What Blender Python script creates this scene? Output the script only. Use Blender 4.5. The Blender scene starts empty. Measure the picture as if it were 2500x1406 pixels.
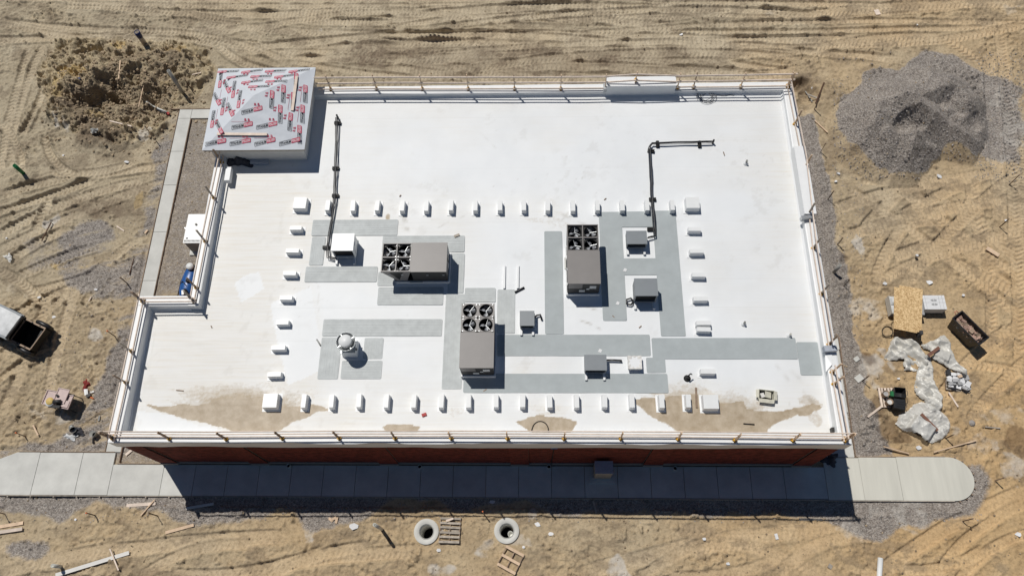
import bpy, math, random
import numpy as np
from mathutils import Vector, Matrix

# ------------------------------------------------------------------ camera, sky, sun, exposure
sc = bpy.context.scene
COL = sc.collection
F_PX, TILT, ROLL, YAW, CAM_H = 1907.93, 0.4118, -0.0739, 0.0773, 38.68
def _rz(a): return np.array([[math.cos(a), -math.sin(a), 0], [math.sin(a), math.cos(a), 0], [0, 0, 1.]])
def _rx(a): return np.array([[1, 0, 0], [0, math.cos(a), -math.sin(a)], [0, math.sin(a), math.cos(a)]])
CAM_R = _rz(YAW) @ _rx(TILT) @ _rz(ROLL)
cam_d = bpy.data.cameras.new('camera'); cam = bpy.data.objects.new('camera', cam_d); COL.objects.link(cam)
m = Matrix([list(r) for r in CAM_R]).to_4x4(); m.translation = (0, 0, CAM_H); cam.matrix_world = m
cam_d.sensor_width = 36; cam_d.lens = F_PX / 2500 * 36; cam_d.clip_end = 2000; cam_d.clip_start = .5
sc.camera = cam
SUN = Vector((-.33, .41, 1)).normalized()          # towards the sun
w = bpy.data.worlds.new('World'); sc.world = w; w.use_nodes = True
nt = w.node_tree; bg = nt.nodes['Background']
sky = nt.nodes.new('ShaderNodeTexSky'); sky.sky_type = 'NISHITA'; sky.sun_disc = False
sky.sun_elevation = math.asin(SUN.z); sky.sun_rotation = math.atan2(SUN.x, SUN.y)
sky.air_density = 1.0; sky.dust_density = .1; sky.ozone_density = 4.0
nt.links.new(sky.outputs[0], bg.inputs[0]); bg.inputs[1].default_value = .05
sl = bpy.data.lights.new('sun', 'SUN'); sl.energy = 5.0; sl.angle = math.radians(.53); sl.color = (1, .965, .91)
so = bpy.data.objects.new('sun', sl); COL.objects.link(so); so.rotation_euler = SUN.to_track_quat('Z', 'Y').to_euler(); so.location = (0, 0, 60)
vs = sc.view_settings; vs.view_transform = 'Standard'; vs.look = 'None'; vs.exposure = -.61; vs.gamma = 1; vs.use_curve_mapping = False
sc.cycles.max_bounces = 5; sc.cycles.diffuse_bounces = 3; sc.cycles.use_denoising = True

rng = random.Random(7); NR = np.random.default_rng(7)
ZR, ZT = 4.9, 5.381            # roof membrane at mid depth, parapet top
def RS(y): return .015 * (y - 14.)   # the roof falls gently to the front

def P(u, v, z=0.):             # the place at height z that the survey of the photograph gives for a picture point
    d = CAM_R @ np.array([(u - 1250) / F_PX, -(v - 703) / F_PX, -1.]); t = (z - CAM_H) / d[2]
    return Vector((t * d[0], t * d[1], z))

# ------------------------------------------------------------------ materials
MAT = {}
def mat(name, col, rough=.7, var=.12, scale=6., metal=0., bump=0., bscale=40., spec=.3, col2=None, detail=4, coat=0., trans=0., alpha=1., stretch=None, isl=0.):
    if name in MAT: return MAT[name]
    M = bpy.data.materials.new(name); M.use_nodes = True; n = M.node_tree; N = n.nodes; L = n.links
    b = N['Principled BSDF']; b.inputs['Roughness'].default_value = rough; b.inputs['Metallic'].default_value = metal
    b.inputs['Specular IOR Level'].default_value = spec
    if coat: b.inputs['Coat Weight'].default_value = coat
    if trans: b.inputs['Transmission Weight'].default_value = trans
    if alpha < 1: b.inputs['Alpha'].default_value = alpha
    tc = N.new('ShaderNodeTexCoord'); co = tc.outputs['Object']
    if stretch:
        mp = N.new('ShaderNodeMapping'); mp.inputs['Scale'].default_value = stretch; L.new(co, mp.inputs[0]); co = mp.outputs[0]
    no = N.new('ShaderNodeTexNoise'); no.inputs['Scale'].default_value = scale; no.inputs['Detail'].default_value = detail; no.inputs['Roughness'].default_value = .65
    L.new(co, no.inputs['Vector'])
    r = N.new('ShaderNodeValToRGB'); c = np.array(col[:3])
    a_ = c * (1 - var) if col2 is None else c; b_ = np.minimum(c * (1 + var), .9) if col2 is None else np.array(col2[:3])
    r.color_ramp.elements[0].position = .3; r.color_ramp.elements[0].color = (*a_, 1)
    r.color_ramp.elements[1].position = .7; r.color_ramp.elements[1].color = (*b_, 1)
    L.new(no.outputs[0], r.inputs[0]); out = r.outputs[0]
    if isl:
        g = N.new('ShaderNodeNewGeometry'); hs = N.new('ShaderNodeHueSaturation'); mr = N.new('ShaderNodeMapRange')
        mr.inputs[3].default_value = 1 - isl; mr.inputs[4].default_value = 1 + isl
        oi = N.new('ShaderNodeObjectInfo'); ad = N.new('ShaderNodeMath'); ad.operation = 'ADD'; fr = N.new('ShaderNodeMath'); fr.operation = 'FRACT'
        L.new(g.outputs['Random Per Island'], ad.inputs[0]); L.new(oi.outputs['Random'], ad.inputs[1]); L.new(ad.outputs[0], fr.inputs[0])
        L.new(fr.outputs[0], mr.inputs[0]); L.new(mr.outputs[0], hs.inputs['Value']); L.new(out, hs.inputs['Color']); out = hs.outputs[0]
    L.new(out, b.inputs['Base Color'])
    if bump:
        n2 = N.new('ShaderNodeTexNoise'); n2.inputs['Scale'].default_value = bscale; n2.inputs['Detail'].default_value = 3
        L.new(co, n2.inputs['Vector']); bp = N.new('ShaderNodeBump'); bp.inputs['Strength'].default_value = min(bump, 1); bp.inputs['Distance'].default_value = .02
        L.new(n2.outputs[0], bp.inputs['Height']); L.new(bp.outputs[0], b.inputs['Normal'])
    MAT[name] = M
    return M

mat('wood_new', (.66, .49, .34), .75, .18, 3, stretch=(1, 1, 6), isl=.12)
mat('wood_rail', (.74, .62, .52), .75, .15, 4, isl=.12)
mat('wood_old', (.30, .22, .16), .85, .3, 6, isl=.2)
mat('wood_grey', (.42, .37, .31), .85, .25, 6, isl=.15)
mat('wood_red', (.20, .10, .07), .8, .2, 8)
mat('clamp_yellow', (.55, .31, .03), .55, .45, 14)
mat('tpo', (.80, .81, .81), .45, .03, 1.5, spec=.4)
mat('tpo_dusty', (.72, .70, .66), .6, .05, 2)
mat('white_paint', (.78, .79, .78), .4, .03, 3, spec=.5)
mat('unit_brown', (.21, .195, .185), .42, .05, 2, spec=.45)
mat('unit_grey', (.215, .235, .25), .45, .05, 2, spec=.45)
mat('unit_dark', (.035, .034, .033), .5, .2, 6)
mat('black', (.008, .008, .008), .5, .2, 8)
mat('black_plastic', (.018, .018, .020), .42, .25, 8, spec=.5)
mat('rubber', (.02, .02, .02), .7, .3, 20)
mat('galv', (.50, .52, .53), .35, .12, 8, metal=.7)
mat('blade', (.27, .28, .30), .5, .4, 9, metal=.3)
mat('concrete', (.60, .595, .555), .85, .13, .9, bump=.1, bscale=60, detail=8, isl=.04)
mat('concrete_new', (.63, .615, .54), .85, .10, 1.6, bump=.1, bscale=60, stretch=(1, .12, 1), isl=.03)
mat('concrete_base', (.30, .28, .25), .9, .12, 3, bump=.2)
mat('pad_new', (.40, .435, .44), .6, .07, 1.6, detail=10)
mat('pad_old', (.52, .545, .54), .6, .11, 2.6, detail=10)
mat('mortar', (.30, .25, .22), .95, .15, 8)
mat('brick', (.175, .038, .024), .9, .25, 3, isl=.4, bump=.3, bscale=50)
mat('plastic_film', (.58, .565, .52), .34, .16, 4, spec=.5, detail=8)
mat('plastic_clear', (.68, .67, .63), .35, .1, 5, spec=.4, alpha=.8)
mat('white_block', (.74, .74, .74), .6, .05, 8)
mat('grey_block', (.36, .36, .36), .85, .15, 8, isl=.12)
mat('charcoal_block', (.055, .055, .058), .85, .2, 8)
mat('rust', (.10, .055, .035), .9, .4, 15)
mat('pvc', (.62, .62, .58), .45, .06, 4)
mat('pvc_grey', (.36, .36, .34), .5, .1, 4)
mat('green_pvc', (.02, .16, .06), .4, .1, 4)
mat('blue_plastic', (.015, .09, .30), .35, .12, 5, spec=.5)
mat('navy', (.015, .025, .10), .45, .2, 6)
mat('red_paint', (.40, .03, .025), .5, .2, 8)
mat('red_cloth', (.22, .03, .025), .8, .3, 12)
mat('orange', (.70, .17, .05), .5, .1, 6)
mat('pink_tray', (.58, .46, .43), .6, .12, 4)
mat('yellow_tan', (.62, .45, .16), .6, .1, 8)
mat('tan_frame', (.33, .24, .17), .6, .15, 6)
mat('dirty_white', (.62, .63, .63), .5, .22, 2.2, detail=8)
mat('cloth_dark', (.06, .06, .07), .9, .3, 7)
mat('cardboard', (.62, .60, .50), .8, .12, 6)
mat('brick_scrap', (.42, .28, .22), .9, .25, 10, isl=.25)
mat('grey_tape', (.42, .45, .50), .5, .1, 5)
mat('print_black', (.02, .02, .022), .5, .1); mat('print_red', (.55, .09, .14), .5, .1); mat('print_pink', (.62, .38, .42), .5, .1)
mat('print_white', (.7, .7, .72), .5, .05); mat('print_grey', (.36, .36, .36), .5, .1)
mat('chalk', (.25, .25, .26), .8, .3, 30)
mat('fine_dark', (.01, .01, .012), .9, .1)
mat('soil_clod', (.33, .255, .17), .95, .3, 20, isl=.4)
mat('stone', (.31, .285, .265), .9, .3, 30, isl=.55)
mat('splinter', (.60, .42, .20), .8, .2, 9, isl=.2)

def underlay():
    M = mat('underlayment', (.66, .69, .73), .38, .04, 1.1, bump=.35, bscale=5.5, spec=.45)
    return M
underlay()
def osb():
    M = bpy.data.materials.new('osb'); M.use_nodes = True; N = M.node_tree.nodes; L = M.node_tree.links; b = N['Principled BSDF']; b.inputs['Roughness'].default_value = .8
    tc = N.new('ShaderNodeTexCoord'); v = N.new('ShaderNodeTexVoronoi'); v.inputs['Scale'].default_value = 16
    n = N.new('ShaderNodeTexNoise'); n.inputs['Scale'].default_value = 7; L.new(tc.outputs['Object'], n.inputs['Vector'])
    mx = N.new('ShaderNodeMixRGB'); mx.blend_type = 'ADD'; mx.inputs[0].default_value = .35; L.new(tc.outputs['Object'], mx.inputs[1]); L.new(n.outputs[1], mx.inputs[2]); L.new(mx.outputs[0], v.inputs['Vector'])
    r = N.new('ShaderNodeValToRGB'); r.color_ramp.elements[0].color = (.40, .24, .10, 1); r.color_ramp.elements[1].color = (.82, .60, .33, 1); e = r.color_ramp.elements.new(.5); e.color = (.66, .46, .23, 1)
    sp = N.new('ShaderNodeSeparateColor'); L.new(v.outputs['Color'], sp.inputs[0]); L.new(sp.outputs[0], r.inputs[0]); L.new(r.outputs[0], b.inputs['Base Color']); MAT['osb'] = M
osb()

# ------------------------------------------------------------------ mesh helpers
class MB:
    def __init__(s): s.v = []; s.f = []
    def add(s, vs, fs):
        o = len(s.v); s.v += [tuple(x) for x in vs]; s.f += [tuple(i + o for i in f) for f in fs]; return s
    def box(s, c, d, rz=0., M=None):
        x, y, z = d[0] / 2, d[1] / 2, d[2] / 2
        vs = [Vector((a * x, b * y, e * z)) for e in (-1, 1) for a, b in ((-1, -1), (1, -1), (1, 1), (-1, 1))]
        if M is not None: vs = [M @ q for q in vs]
        elif rz: R = Matrix.Rotation(rz, 3, 'Z'); vs = [R @ q for q in vs]
        c = Vector(c)
        return s.add([q + c for q in vs], [(0, 3, 2, 1), (4, 5, 6, 7), (0, 1, 5, 4), (1, 2, 6, 5), (2, 3, 7, 6), (3, 0, 4, 7)])
    def b2(s, x0, x1, y0, y1, z0, z1): return s.box(((x0 + x1) / 2, (y0 + y1) / 2, (z0 + z1) / 2), (abs(x1 - x0), abs(y1 - y0), abs(z1 - z0)))
    def beam(s, p, q, w, h, up=(0, 0, 1)):
        p = Vector(p); q = Vector(q); d = q - p; L = d.length; x = d.normalized(); u = Vector(up)
        y = u.cross(x)
        if y.length < 1e-4: y = Vector((0, 1, 0)).cross(x)
        y.normalize(); z = x.cross(y); M = Matrix((x, y, z)).transposed()
        return s.box((p + q) / 2, (L, w, h), M=M)
    def tube(s, pts, r, n=8, cap=True):
        pts = [Vector(p) for p in pts]; k = len(pts); rings = []
        rr = r if isinstance(r, (list, tuple)) else [r] * k
        for i in range(k):
            d = (pts[min(i + 1, k - 1)] - pts[max(i - 1, 0)]).normalized()
            a = d.cross(Vector((0, 0, 1)))
            if a.length < .05: a = d.cross(Vector((0, 1, 0)))
            a.normalize(); b = d.cross(a)
            rings.append([pts[i] + rr[i] * (math.cos(2 * math.pi * j / n) * a + math.sin(2 * math.pi * j / n) * b) for j in range(n)])
        vs = [q for R in rings for q in R]; fs = [(i * n + j, i * n + (j + 1) % n, (i + 1) * n + (j + 1) % n, (i + 1) * n + j) for i in range(k - 1) for j in range(n)]
        if cap: fs += [tuple(range(n))[::-1], tuple((k - 1) * n + j for j in range(n))]
        return s.add(vs, fs)
    def lathe(s, prof, c=(0, 0, 0), n=24, closed=False, caps=True):
        vs = [(c[0] + r * math.cos(2 * math.pi * j / n), c[1] + r * math.sin(2 * math.pi * j / n), c[2] + z) for r, z in prof for j in range(n)]
        k = len(prof); fs = [(i * n + j, i * n + (j + 1) % n, (i + 1) * n + (j + 1) % n, (i + 1) * n + j) for i in range(k - 1) for j in range(n)]
        if prof[-1][0] > 1e-3 and not closed and caps and k > 2: fs.append(tuple((k - 1) * n + j for j in range(n)))
        if prof[0][0] > 1e-3 and not closed and caps and k > 2: fs.append(tuple(range(n))[::-1])
        if closed: fs += [((k - 1) * n + j, (k - 1) * n + (j + 1) % n, (j + 1) % n, j) for j in range(n)]
        return s.add(vs, fs)
    def prism(s, poly, z0, z1):
        n = len(poly); a = sum(poly[i][0] * poly[(i + 1) % n][1] - poly[(i + 1) % n][0] * poly[i][1] for i in range(n))
        if a < 0: poly = poly[::-1]
        return s.add([(x, y, z0) for x, y in poly] + [(x, y, z1) for x, y in poly],
                     [tuple(range(n))[::-1], tuple(range(n, 2 * n))] + [(i, (i + 1) % n, n + (i + 1) % n, n + i) for i in range(n)])
    def mesh(s, name, mt, smooth=False):
        me = bpy.data.meshes.new(name); me.from_pydata(s.v, [], s.f); me.materials.append(MAT[mt])
        if smooth: me.polygons.foreach_set('use_smooth', [True] * len(me.polygons))
        me.update(); return me
    def build(s, name, mt, parent=None, smooth=False, world=True):
        if parent is not None and world:
            o = Vector((0, 0, 0)); q = parent
            while q is not None: o += q.location; q = q.parent
            s.v = [(a - o.x, b - o.y, c - o.z) for a, b, c in s.v]
        return place(name, s.mesh(name, mt, smooth), parent)
def place(name, me, parent=None, loc=None, rz=0.):
    o = bpy.data.objects.new(name, me); COL.objects.link(o)
    if parent is not None: o.parent = parent
    if loc is not None: o.location = loc
    if rz: o.rotation_euler.z = rz
    return o
def tag(o, label=None, cat=None, group=None, kind=None):
    if label: o['label'] = label
    if cat: o['category'] = cat
    if group: o['group'] = group
    if kind: o['kind'] = kind
    return o
def thing(name, label, cat, loc=(0, 0, 0), rz=0., group=None):
    o = bpy.data.objects.new(name, None); COL.objects.link(o); o.location = loc; o.rotation_euler.z = rz; o.empty_display_size = .2
    return tag(o, label, cat, group, 'thing' if cat else None)
def single(name, mb, mt, label, cat, group=None, smooth=False, loc=None):   # a thing that is one mesh, its origin at its base
    if loc is None:
        a = np.array(mb.v); loc = Vector((a[:, 0].mean(), a[:, 1].mean(), a[:, 2].min()))
    mb.v = [(x - loc[0], y - loc[1], z - loc[2]) for x, y, z in mb.v]
    return tag(place(name, mb.mesh(name, mt, smooth), None, loc), label, cat, group, 'thing')
ORD = 'first second third fourth fifth sixth seventh eighth ninth tenth eleventh twelfth thirteenth fourteenth fifteenth sixteenth'.split()

# ------------------------------------------------------------------ value noise
_T = NR.random((512, 512))
def vn(x, y, s, seed=0):
    x = x / s + seed * 17.31; y = y / s + seed * 9.73
    i = np.floor(x).astype(int); j = np.floor(y).astype(int); a = x - i; b = y - j
    a = a * a * (3 - 2 * a); b = b * b * (3 - 2 * b); i &= 511; j &= 511; i1 = (i + 1) & 511; j1 = (j + 1) & 511
    return (_T[i, j] * (1 - a) + _T[i1, j] * a) * (1 - b) + (_T[i, j1] * (1 - a) + _T[i1, j1] * a) * b - .5
def fbm(x, y, s, o=4, seed=0, g=.5):
    t = 0; a = 1.
    for k in range(o): t = t + a * vn(x + k * 3.1, y * 1. - k * 5.7, s, seed + k); s *= .47; a *= g
    return t
def sst(a, b, x):
    t = np.clip((x - a) / (b - a), 0, 1); return t * t * (3 - 2 * t)
def inpoly(x, y, poly):
    c = np.zeros(x.shape, bool); n = len(poly)
    for i in range(n):
        x0, y0 = poly[i]; x1, y1 = poly[(i + 1) % n]
        if y0 == y1: continue
        t = ((y0 > y) != (y1 > y)) & (x < (x1 - x0) * (y - y0) / (y1 - y0) + x0); c ^= t
    return c
def PX(pts, z=0.): return [tuple(P(u, v, z)[:2]) for u, v in pts]

# ------------------------------------------------------------------ ground: one sheet, fine where the photograph looks
def axis(a, b, st):
    c = np.arange(a, b + st, st); e = []; d = st; p = 0
    while p < 420: d *= 1.55; p += d; e.append(p)
    e = np.array(e); return np.concatenate([a - e[::-1], c, c[-1] + e])
GX = axis(-36.2, 31.6, .05); GY = axis(1.4, 38.6, .05)
X2, Y2 = np.meshgrid(GX, GY)
H = .16 * fbm(X2, Y2, 7, 3, 1) + .05 * fbm(X2, Y2, 1.3, 3, 2)
rough = sst(-.15, .25, fbm(X2, Y2, 4.5, 2, 5))                          # smooth driven dirt against loose clotted dirt
rid = np.abs(vn(X2, Y2, .34, 8)) + .5 * np.abs(vn(X2, Y2, .17, 9))
crumb = np.clip(vn(X2, Y2, .15, 14) + .5 * vn(X2, Y2, .09, 15) - .02, 0, 1)
rz_ = sst(.02, .30, fbm(X2, Y2 * 1.3, 2.6, 4, 6, .6)); clump = np.clip(vn(X2, Y2, .19, 16) + .45 * vn(X2, Y2, .10, 17) - .10, 0, 1)
H += .40 * clump * (.22 + .78 * rz_)
H += .11 * (.3 + rough) * rid + .045 * fbm(X2, Y2, .2, 3, 11) * (.5 + rough) + .10 * crumb * (.3 + rough)
H += .06 * (1 - 2 * np.abs(fbm(X2 * .6, Y2 * 1.5, .9, 4, 12, .6))) * (.4 + .6 * rough)
def sl(x0, x1, y0, y1): return slice(np.searchsorted(GY, y0), np.searchsorted(GY, y1)), slice(np.searchsorted(GX, x0), np.searchsorted(GX, x1))
TR = np.zeros_like(H)
def track(u0, v0, u1, v1, bend=0., w=.5, per=.26, depth=.05, lug=.035, kind=0, pair=0.):
    A = np.array(P(u0, v0)[:2]); B = np.array(P(u1, v1)[:2]); L = np.hypot(*(B - A)); d = (B - A) / L; n = np.array([-d[1], d[0]])
    for off in ((0,) if not pair else (-pair / 2, pair / 2)):
        pad = abs(bend) + abs(off) + w
        s_ = sl(min(A[0], B[0]) - pad, max(A[0], B[0]) + pad, min(A[1], B[1]) - pad, max(A[1], B[1]) + pad)
        x = X2[s_] - A[0]; y = Y2[s_] - A[1]
        if x.size == 0: continue
        s = x * d[0] + y * d[1]; q = s / L
        t = x * n[0] + y * n[1] - off - bend * 4 * q * (1 - q) + .10 * vn(X2[s_], Y2[s_], 2.2, 31)
        en = sst(-.02, .06, q) * sst(1.02, .94, q) if L > 2 else ((q > 0) & (q < 1)) * 1.
        at = np.abs(t); core = sst(w / 2 + .04, w / 2 - .05, at) * en
        berm = np.exp(-((at - w / 2 - .07) / .07) ** 2) * en
        jag = .5 + 2.4 * np.clip(vn(X2[s_], Y2[s_], .7, 33) + .3, 0, 1)
        if kind == 0: pat = np.sin(2 * math.pi * (s / per + np.where(t > 0, 1, -1) * .0 + at * 2.3))
        elif kind == 1: pat = np.sign(np.sin(2 * math.pi * s / per)) * .8
        else: pat = 0 * s
        TR[s_] = np.maximum(TR[s_] * (1 - .5 * core), core)
        keep = .55 + .9 * np.clip(vn(X2[s_], Y2[s_], 1.6, 35) + .25, 0, 1)
        H[s_] = H[s_] * (1 - .88 * core) + (-depth * .7 * core + depth * 1.1 * berm * jag) + lug * .8 * pat * core * keep
T = track
for k in range(46):                                                     # the haul road behind the building
    v = 4 + 172 * (k / 45.) ** .9 + rng.uniform(-6, 6); u = rng.uniform(-300, 1700); L = rng.uniform(500, 1500)
    sl_ = rng.uniform(-.035, .035) + (.03 if u < 500 else 0)
    if v > 95 and u < 520: u = 540 + rng.uniform(0, 700)
    if v > 110 and u + L > 1950: L = max(300, 1950 - u)
    T(u, v, u + L, v + L * sl_, rng.uniform(-1.2, 1.2), rng.uniform(.35, .6), rng.uniform(.22, .3), rng.uniform(.02, .075), rng.uniform(.02, .05), rng.choice((0, 0, 0, 1)))
for a in ((0, 62, 540, 100, -.6), (520, 95, 760, 175, -1.), (300, 80, 700, 150, .8), (150, 20, 560, 50, .3), (30, 400, 110, 110, .5), (5, 420, 75, 120, .3), (60, 330, 130, 120, -.3),
          (0, 480, 300, 405, .12), (150, 430, 430, 395, -.2), (0, 520, 230, 440, -.1), (0, 575, 200, 480, .1), (150, 505, 350, 445, .25), (20, 640, 150, 565, .1), (60, 720, 330, 640, -.1), (20, 690, 240, 600, .15), (0, 790, 180, 700, .1), (0, 930, 130, 860, .2), (90, 560, 130, 480, .1), (0, 660, 100, 740, .2),
          (120, 420, 330, 395, -.4), (110, 330, 190, 430, -.5), (0, 300, 60, 430, .3)): T(*a, w=rng.uniform(.42, .62), depth=rng.uniform(.03, .08), lug=.06)
for a in ((2110, 560, 2200, 470, .1, .55, .2, .05, .05, 1), (2120, 590, 2300, 540, .5, .5, .2, .05, .05, 1), (2200, 530, 2420, 420, .2, .5, .2, .06, .045, 1), (2270, 530, 2460, 700, .0, .55, .26, .07, .02, 2),
          (2300, 490, 2490, 640, .2, .5, .26, .06, .03, 2), (2180, 630, 2330, 590, .2, .5, .2, .06, .04, 1), (2230, 470, 2330, 560, -.2, .5, .26, .06, .02, 2), (2400, 540, 2420, 840, .2, .45, .26, .05, .06, 0),
          (2410, 130, 2440, 540, .1, .6, .26, .05, .02, 2), (2370, 430, 2400, 600, -.2, .6, .3, .05, .05, 0), (2480, 350, 2500, 680, .3, .5, .2, .05, .05, 1), (2440, 560, 2520, 760, .2, .5, .3, .05, .06, 0),
          (2100, 440, 2290, 440, -.3, .5, .26, .04, .04, 0), (2330, 640, 2480, 720, .1, .5, .26, .05, .03, 1), (2140, 680, 2200, 560, .2, .5, .3, .05, .04, 0), (2420, 860, 2500, 780, .1, .5, .26, .04, .05, 0), (2380, 890, 2500, 910, .1, .4, .26, .04, .05, 0),
          (1960, 40, 2500, 10, .6, .55, .28, .05, .05, 0), (2050, 110, 2500, 60, -.8, .5, .28, .05, .06, 0), (2300, 90, 2500, 250, .3, .5, .28, .05, .06, 0), (1980, 120, 2300, 90, .4, .5, .26, .05, .05, 0)): T(a[0], a[1], a[2], a[3], a[4] * .6, a[5] * 1.25, a[6], a[7] * .42, a[8], a[9])
for a in ((2090, 440, 2500, 740, .3), (2490, 420, 2210, 690, -.3), (2050, 545, 2460, 455, .3), (2440, 80, 2490, 900, .2), (2130, 700, 2500, 560, .4), (2330, 1000, 2500, 830, .2), (0, 610, 420, 440, .3), (0, 880, 330, 590, .3), (110, 1010, 190, 700, .2), (10, 1000, 120, 720, -.2), (0, 1390, 700, 1310, .3), (1430, 1400, 2050, 1290, .4), (2150, 1400, 2500, 1200, .3), (600, 1400, 1000, 1345, .2), (1650, 1290, 2000, 1400, .3)):
    T(*a, w=rng.uniform(.5, .7), depth=rng.uniform(.015, .03), lug=rng.uniform(.03, .055) * (.45 if a[1] > 1150 else 1), kind=rng.choice((0, 0, 1)), pair=rng.choice((0, 1.75)) * (a[1] < 1150))
for a in ((0, 1400, 420, 1330, .3), (340, 1406, 620, 1330, .5), (420, 1400, 800, 1340, -.4), (640, 1420, 900, 1330, .3), (1480, 1400, 1640, 1340, .2), (1560, 1410, 1820, 1300, .3), (1640, 1406, 1900, 1360, -.3), (1900, 1400, 2120, 1310, .5),
          (1690, 1350, 1870, 1340, .3), (2280, 1410, 2500, 1230, .4), (2330, 1430, 2520, 1300, .4), (2200, 1390, 2400, 1340, -.3), (0, 1330, 90, 1390, .2)): T(*a, w=.5, depth=.022, lug=.022)
# masks of what the ground is made of
gravel = np.zeros_like(H); dark = np.zeros_like(H); pale = np.zeros_like(H); wet = np.zeros_like(H); tone = np.zeros_like(H)
WX = X2 + .55 * fbm(X2, Y2, 1.1, 4, 41); WY = Y2 + .55 * fbm(X2, Y2, 1.1, 4, 47)
def zone(arr, pts, val, warp=True):
    poly = PX(pts); a = np.array(poly); s_ = sl(a[:, 0].min() - 1, a[:, 0].max() + 1, a[:, 1].min() - 1, a[:, 1].max() + 1)
    x, y = (WX[s_], WY[s_]) if warp else (X2[s_], Y2[s_])
    arr[s_] = np.where(inpoly(x, y, poly), np.maximum(arr[s_], val), arr[s_])
zone(gravel, [(1930, 280), (1985, 285), (2000, 330), (2010, 420), (2022, 470), (2040, 520), (2040, 600), (2055, 640), (2065, 720), (2085, 780), (2090, 850), (2108, 900), (2110, 960), (2150, 1040), (2180, 1115), (2060, 1125), (1980, 900), (1900, 500)], 1)
zone(gravel, [(150, 565), (230, 530), (270, 555), (300, 610), (350, 560), (360, 480), (395, 290), (415, 270), (440, 300), (350, 720), (400, 740), (390, 900), (360, 1060), (300, 1110), (0, 1112), (0, 1095), (120, 1075), (170, 1040), (215, 1000), (245, 930), (285, 840), (285, 770), (240, 740), (170, 700), (130, 650)], .8)
zone(gravel, [(455, 290), (540, 290), (540, 390), (470, 720), (370, 722)], .6, False); zone(dark, [(455, 290), (540, 290), (540, 390), (470, 720), (370, 722)], .45, False)
zone(gravel, [(280, 1090), (420, 1090), (420, 1140), (270, 1140)], .6, False)
zone(gravel, [(0, 1190), (2240, 1200), (2360, 1130), (2400, 1120), (2425, 1180), (2380, 1260), (2250, 1275), (2230, 1290), (2140, 1315), (2060, 1285), (2000, 1262), (1700, 1262), (1330, 1255), (1300, 1225), (1190, 1225), (1150, 1250), (1080, 1230), (960, 1230), (840, 1290), (740, 1285), (700, 1255), (480, 1280), (380, 1250), (240, 1225), (170, 1270), (130, 1275), (60, 1245), (0, 1235)], .9)
zone(gravel, [(10, 1320), (60, 1305), (118, 1325), (115, 1350), (70, 1360), (20, 1365)], .9)
zone(gravel, [(60, 590), (110, 570), (150, 600), (130, 660), (70, 670)], .5)
PILE = [(2035, 285), (2050, 245), (2090, 215), (2110, 178), (2200, 175), (2215, 150), (2250, 140), (2330, 160), (2380, 190), (2420, 240), (2428, 320), (2390, 385), (2310, 370), (2250, 430), (2180, 440), (2110, 410), (2050, 370)]
zone(gravel, PILE, 1)
zone(gravel, [(2380, 180), (2460, 190), (2500, 230), (2500, 400), (2450, 400), (2400, 385), (2430, 300)], .75)
zone(gravel, [(2240, 125), (2320, 135), (2440, 200), (2420, 240), (2350, 190), (2240, 150)], .8)
def bump(u, v, r, h, p=1.25, asp=1., rot=0., z=.3):
    c = P(u, v, z); s_ = sl(c.x - 2 * r, c.x + 2 * r, c.y - 2 * r, c.y + 2 * r); x = WX[s_] * .35 + X2[s_] * .65 - c.x; y = WY[s_] * .35 + Y2[s_] * .65 - c.y
    a = x * math.cos(rot) + y * math.sin(rot); b = (-x * math.sin(rot) + y * math.cos(rot)) * asp
    return s_, h * np.clip(1 - (np.hypot(a, b) / r) ** p, 0, 1)
G = np.zeros_like(H)                                                    # the heap of gravel
def pdist(poly, closed=False):
    w_ = PX(poly, .8); d = np.full(G.shape, 9.); s_ = sl(10, 31, 20, 35); x = WX[s_] * .3 + X2[s_] * .7; y = WY[s_] * .3 + Y2[s_] * .7; e = np.full(x.shape, 9.); sd = np.zeros(x.shape)
    for (xa, ya), (xb, yb) in zip(w_, w_[1:] + (w_[:1] if closed else [])):
        dx, dy = xb - xa, yb - ya; t = np.clip(((x - xa) * dx + (y - ya) * dy) / (dx * dx + dy * dy), 0, 1); q = np.hypot(x - xa - t * dx, y - ya - t * dy); c = (x - xa) * dy - (y - ya) * dx; sd = np.where(q < e, c, sd); e = np.minimum(e, q)
    if closed: e = np.where(inpoly(x, y, w_), -e, e)
    return s_, e, sd
s_, e, sd = pdist([(2085, 245), (2125, 232), (2200, 268), (2235, 300), (2262, 335), (2305, 362)]); G[s_] = np.maximum(G[s_], np.where(sd > 0, 2.4 - .62 * e, 2.35 - .80 * e))
s_, e, sd = pdist([(2110, 190), (2210, 258), (2245, 250), (2280, 234), (2318, 226), (2350, 250), (2392, 228), (2412, 200), (2330, 168), (2230, 160), (2130, 180)], True); G[s_] = np.maximum(G[s_], np.clip(1.6 - 1.0 * np.maximum(e, 0) - .10 * np.minimum(-e, 1), 0, 2) * sst(-.2, 1.3, np.where(Y2[s_] > P(2250, 160, .8).y - .0, 1.3, 1.3)))
for b in ((2120, 305, 3.4, 2.0, 1.1, 1, 0), (2150, 340, 2.8, 1.7, 1.1, 1, 0), (2225, 375, 1.6, .75, 1.2, 1.2, .5), (2262, 300, 2.2, 1.45, 1.1, 1, 0), (2300, 285, 2.2, 1.2, 1.1, 1, 0), (2350, 290, 2.6, .95, 1.2, 1, 0), (2385, 300, 1.6, .7), (2120, 205, 1.3, .6, 2), (2180, 150, 2.4, .26, 2, 2.2, 0), (2280, 160, 2.2, .4, 2, 2.4, -.3)):
    s_, h = bump(*b, z=.6); G[s_] = np.maximum(G[s_], h)
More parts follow.
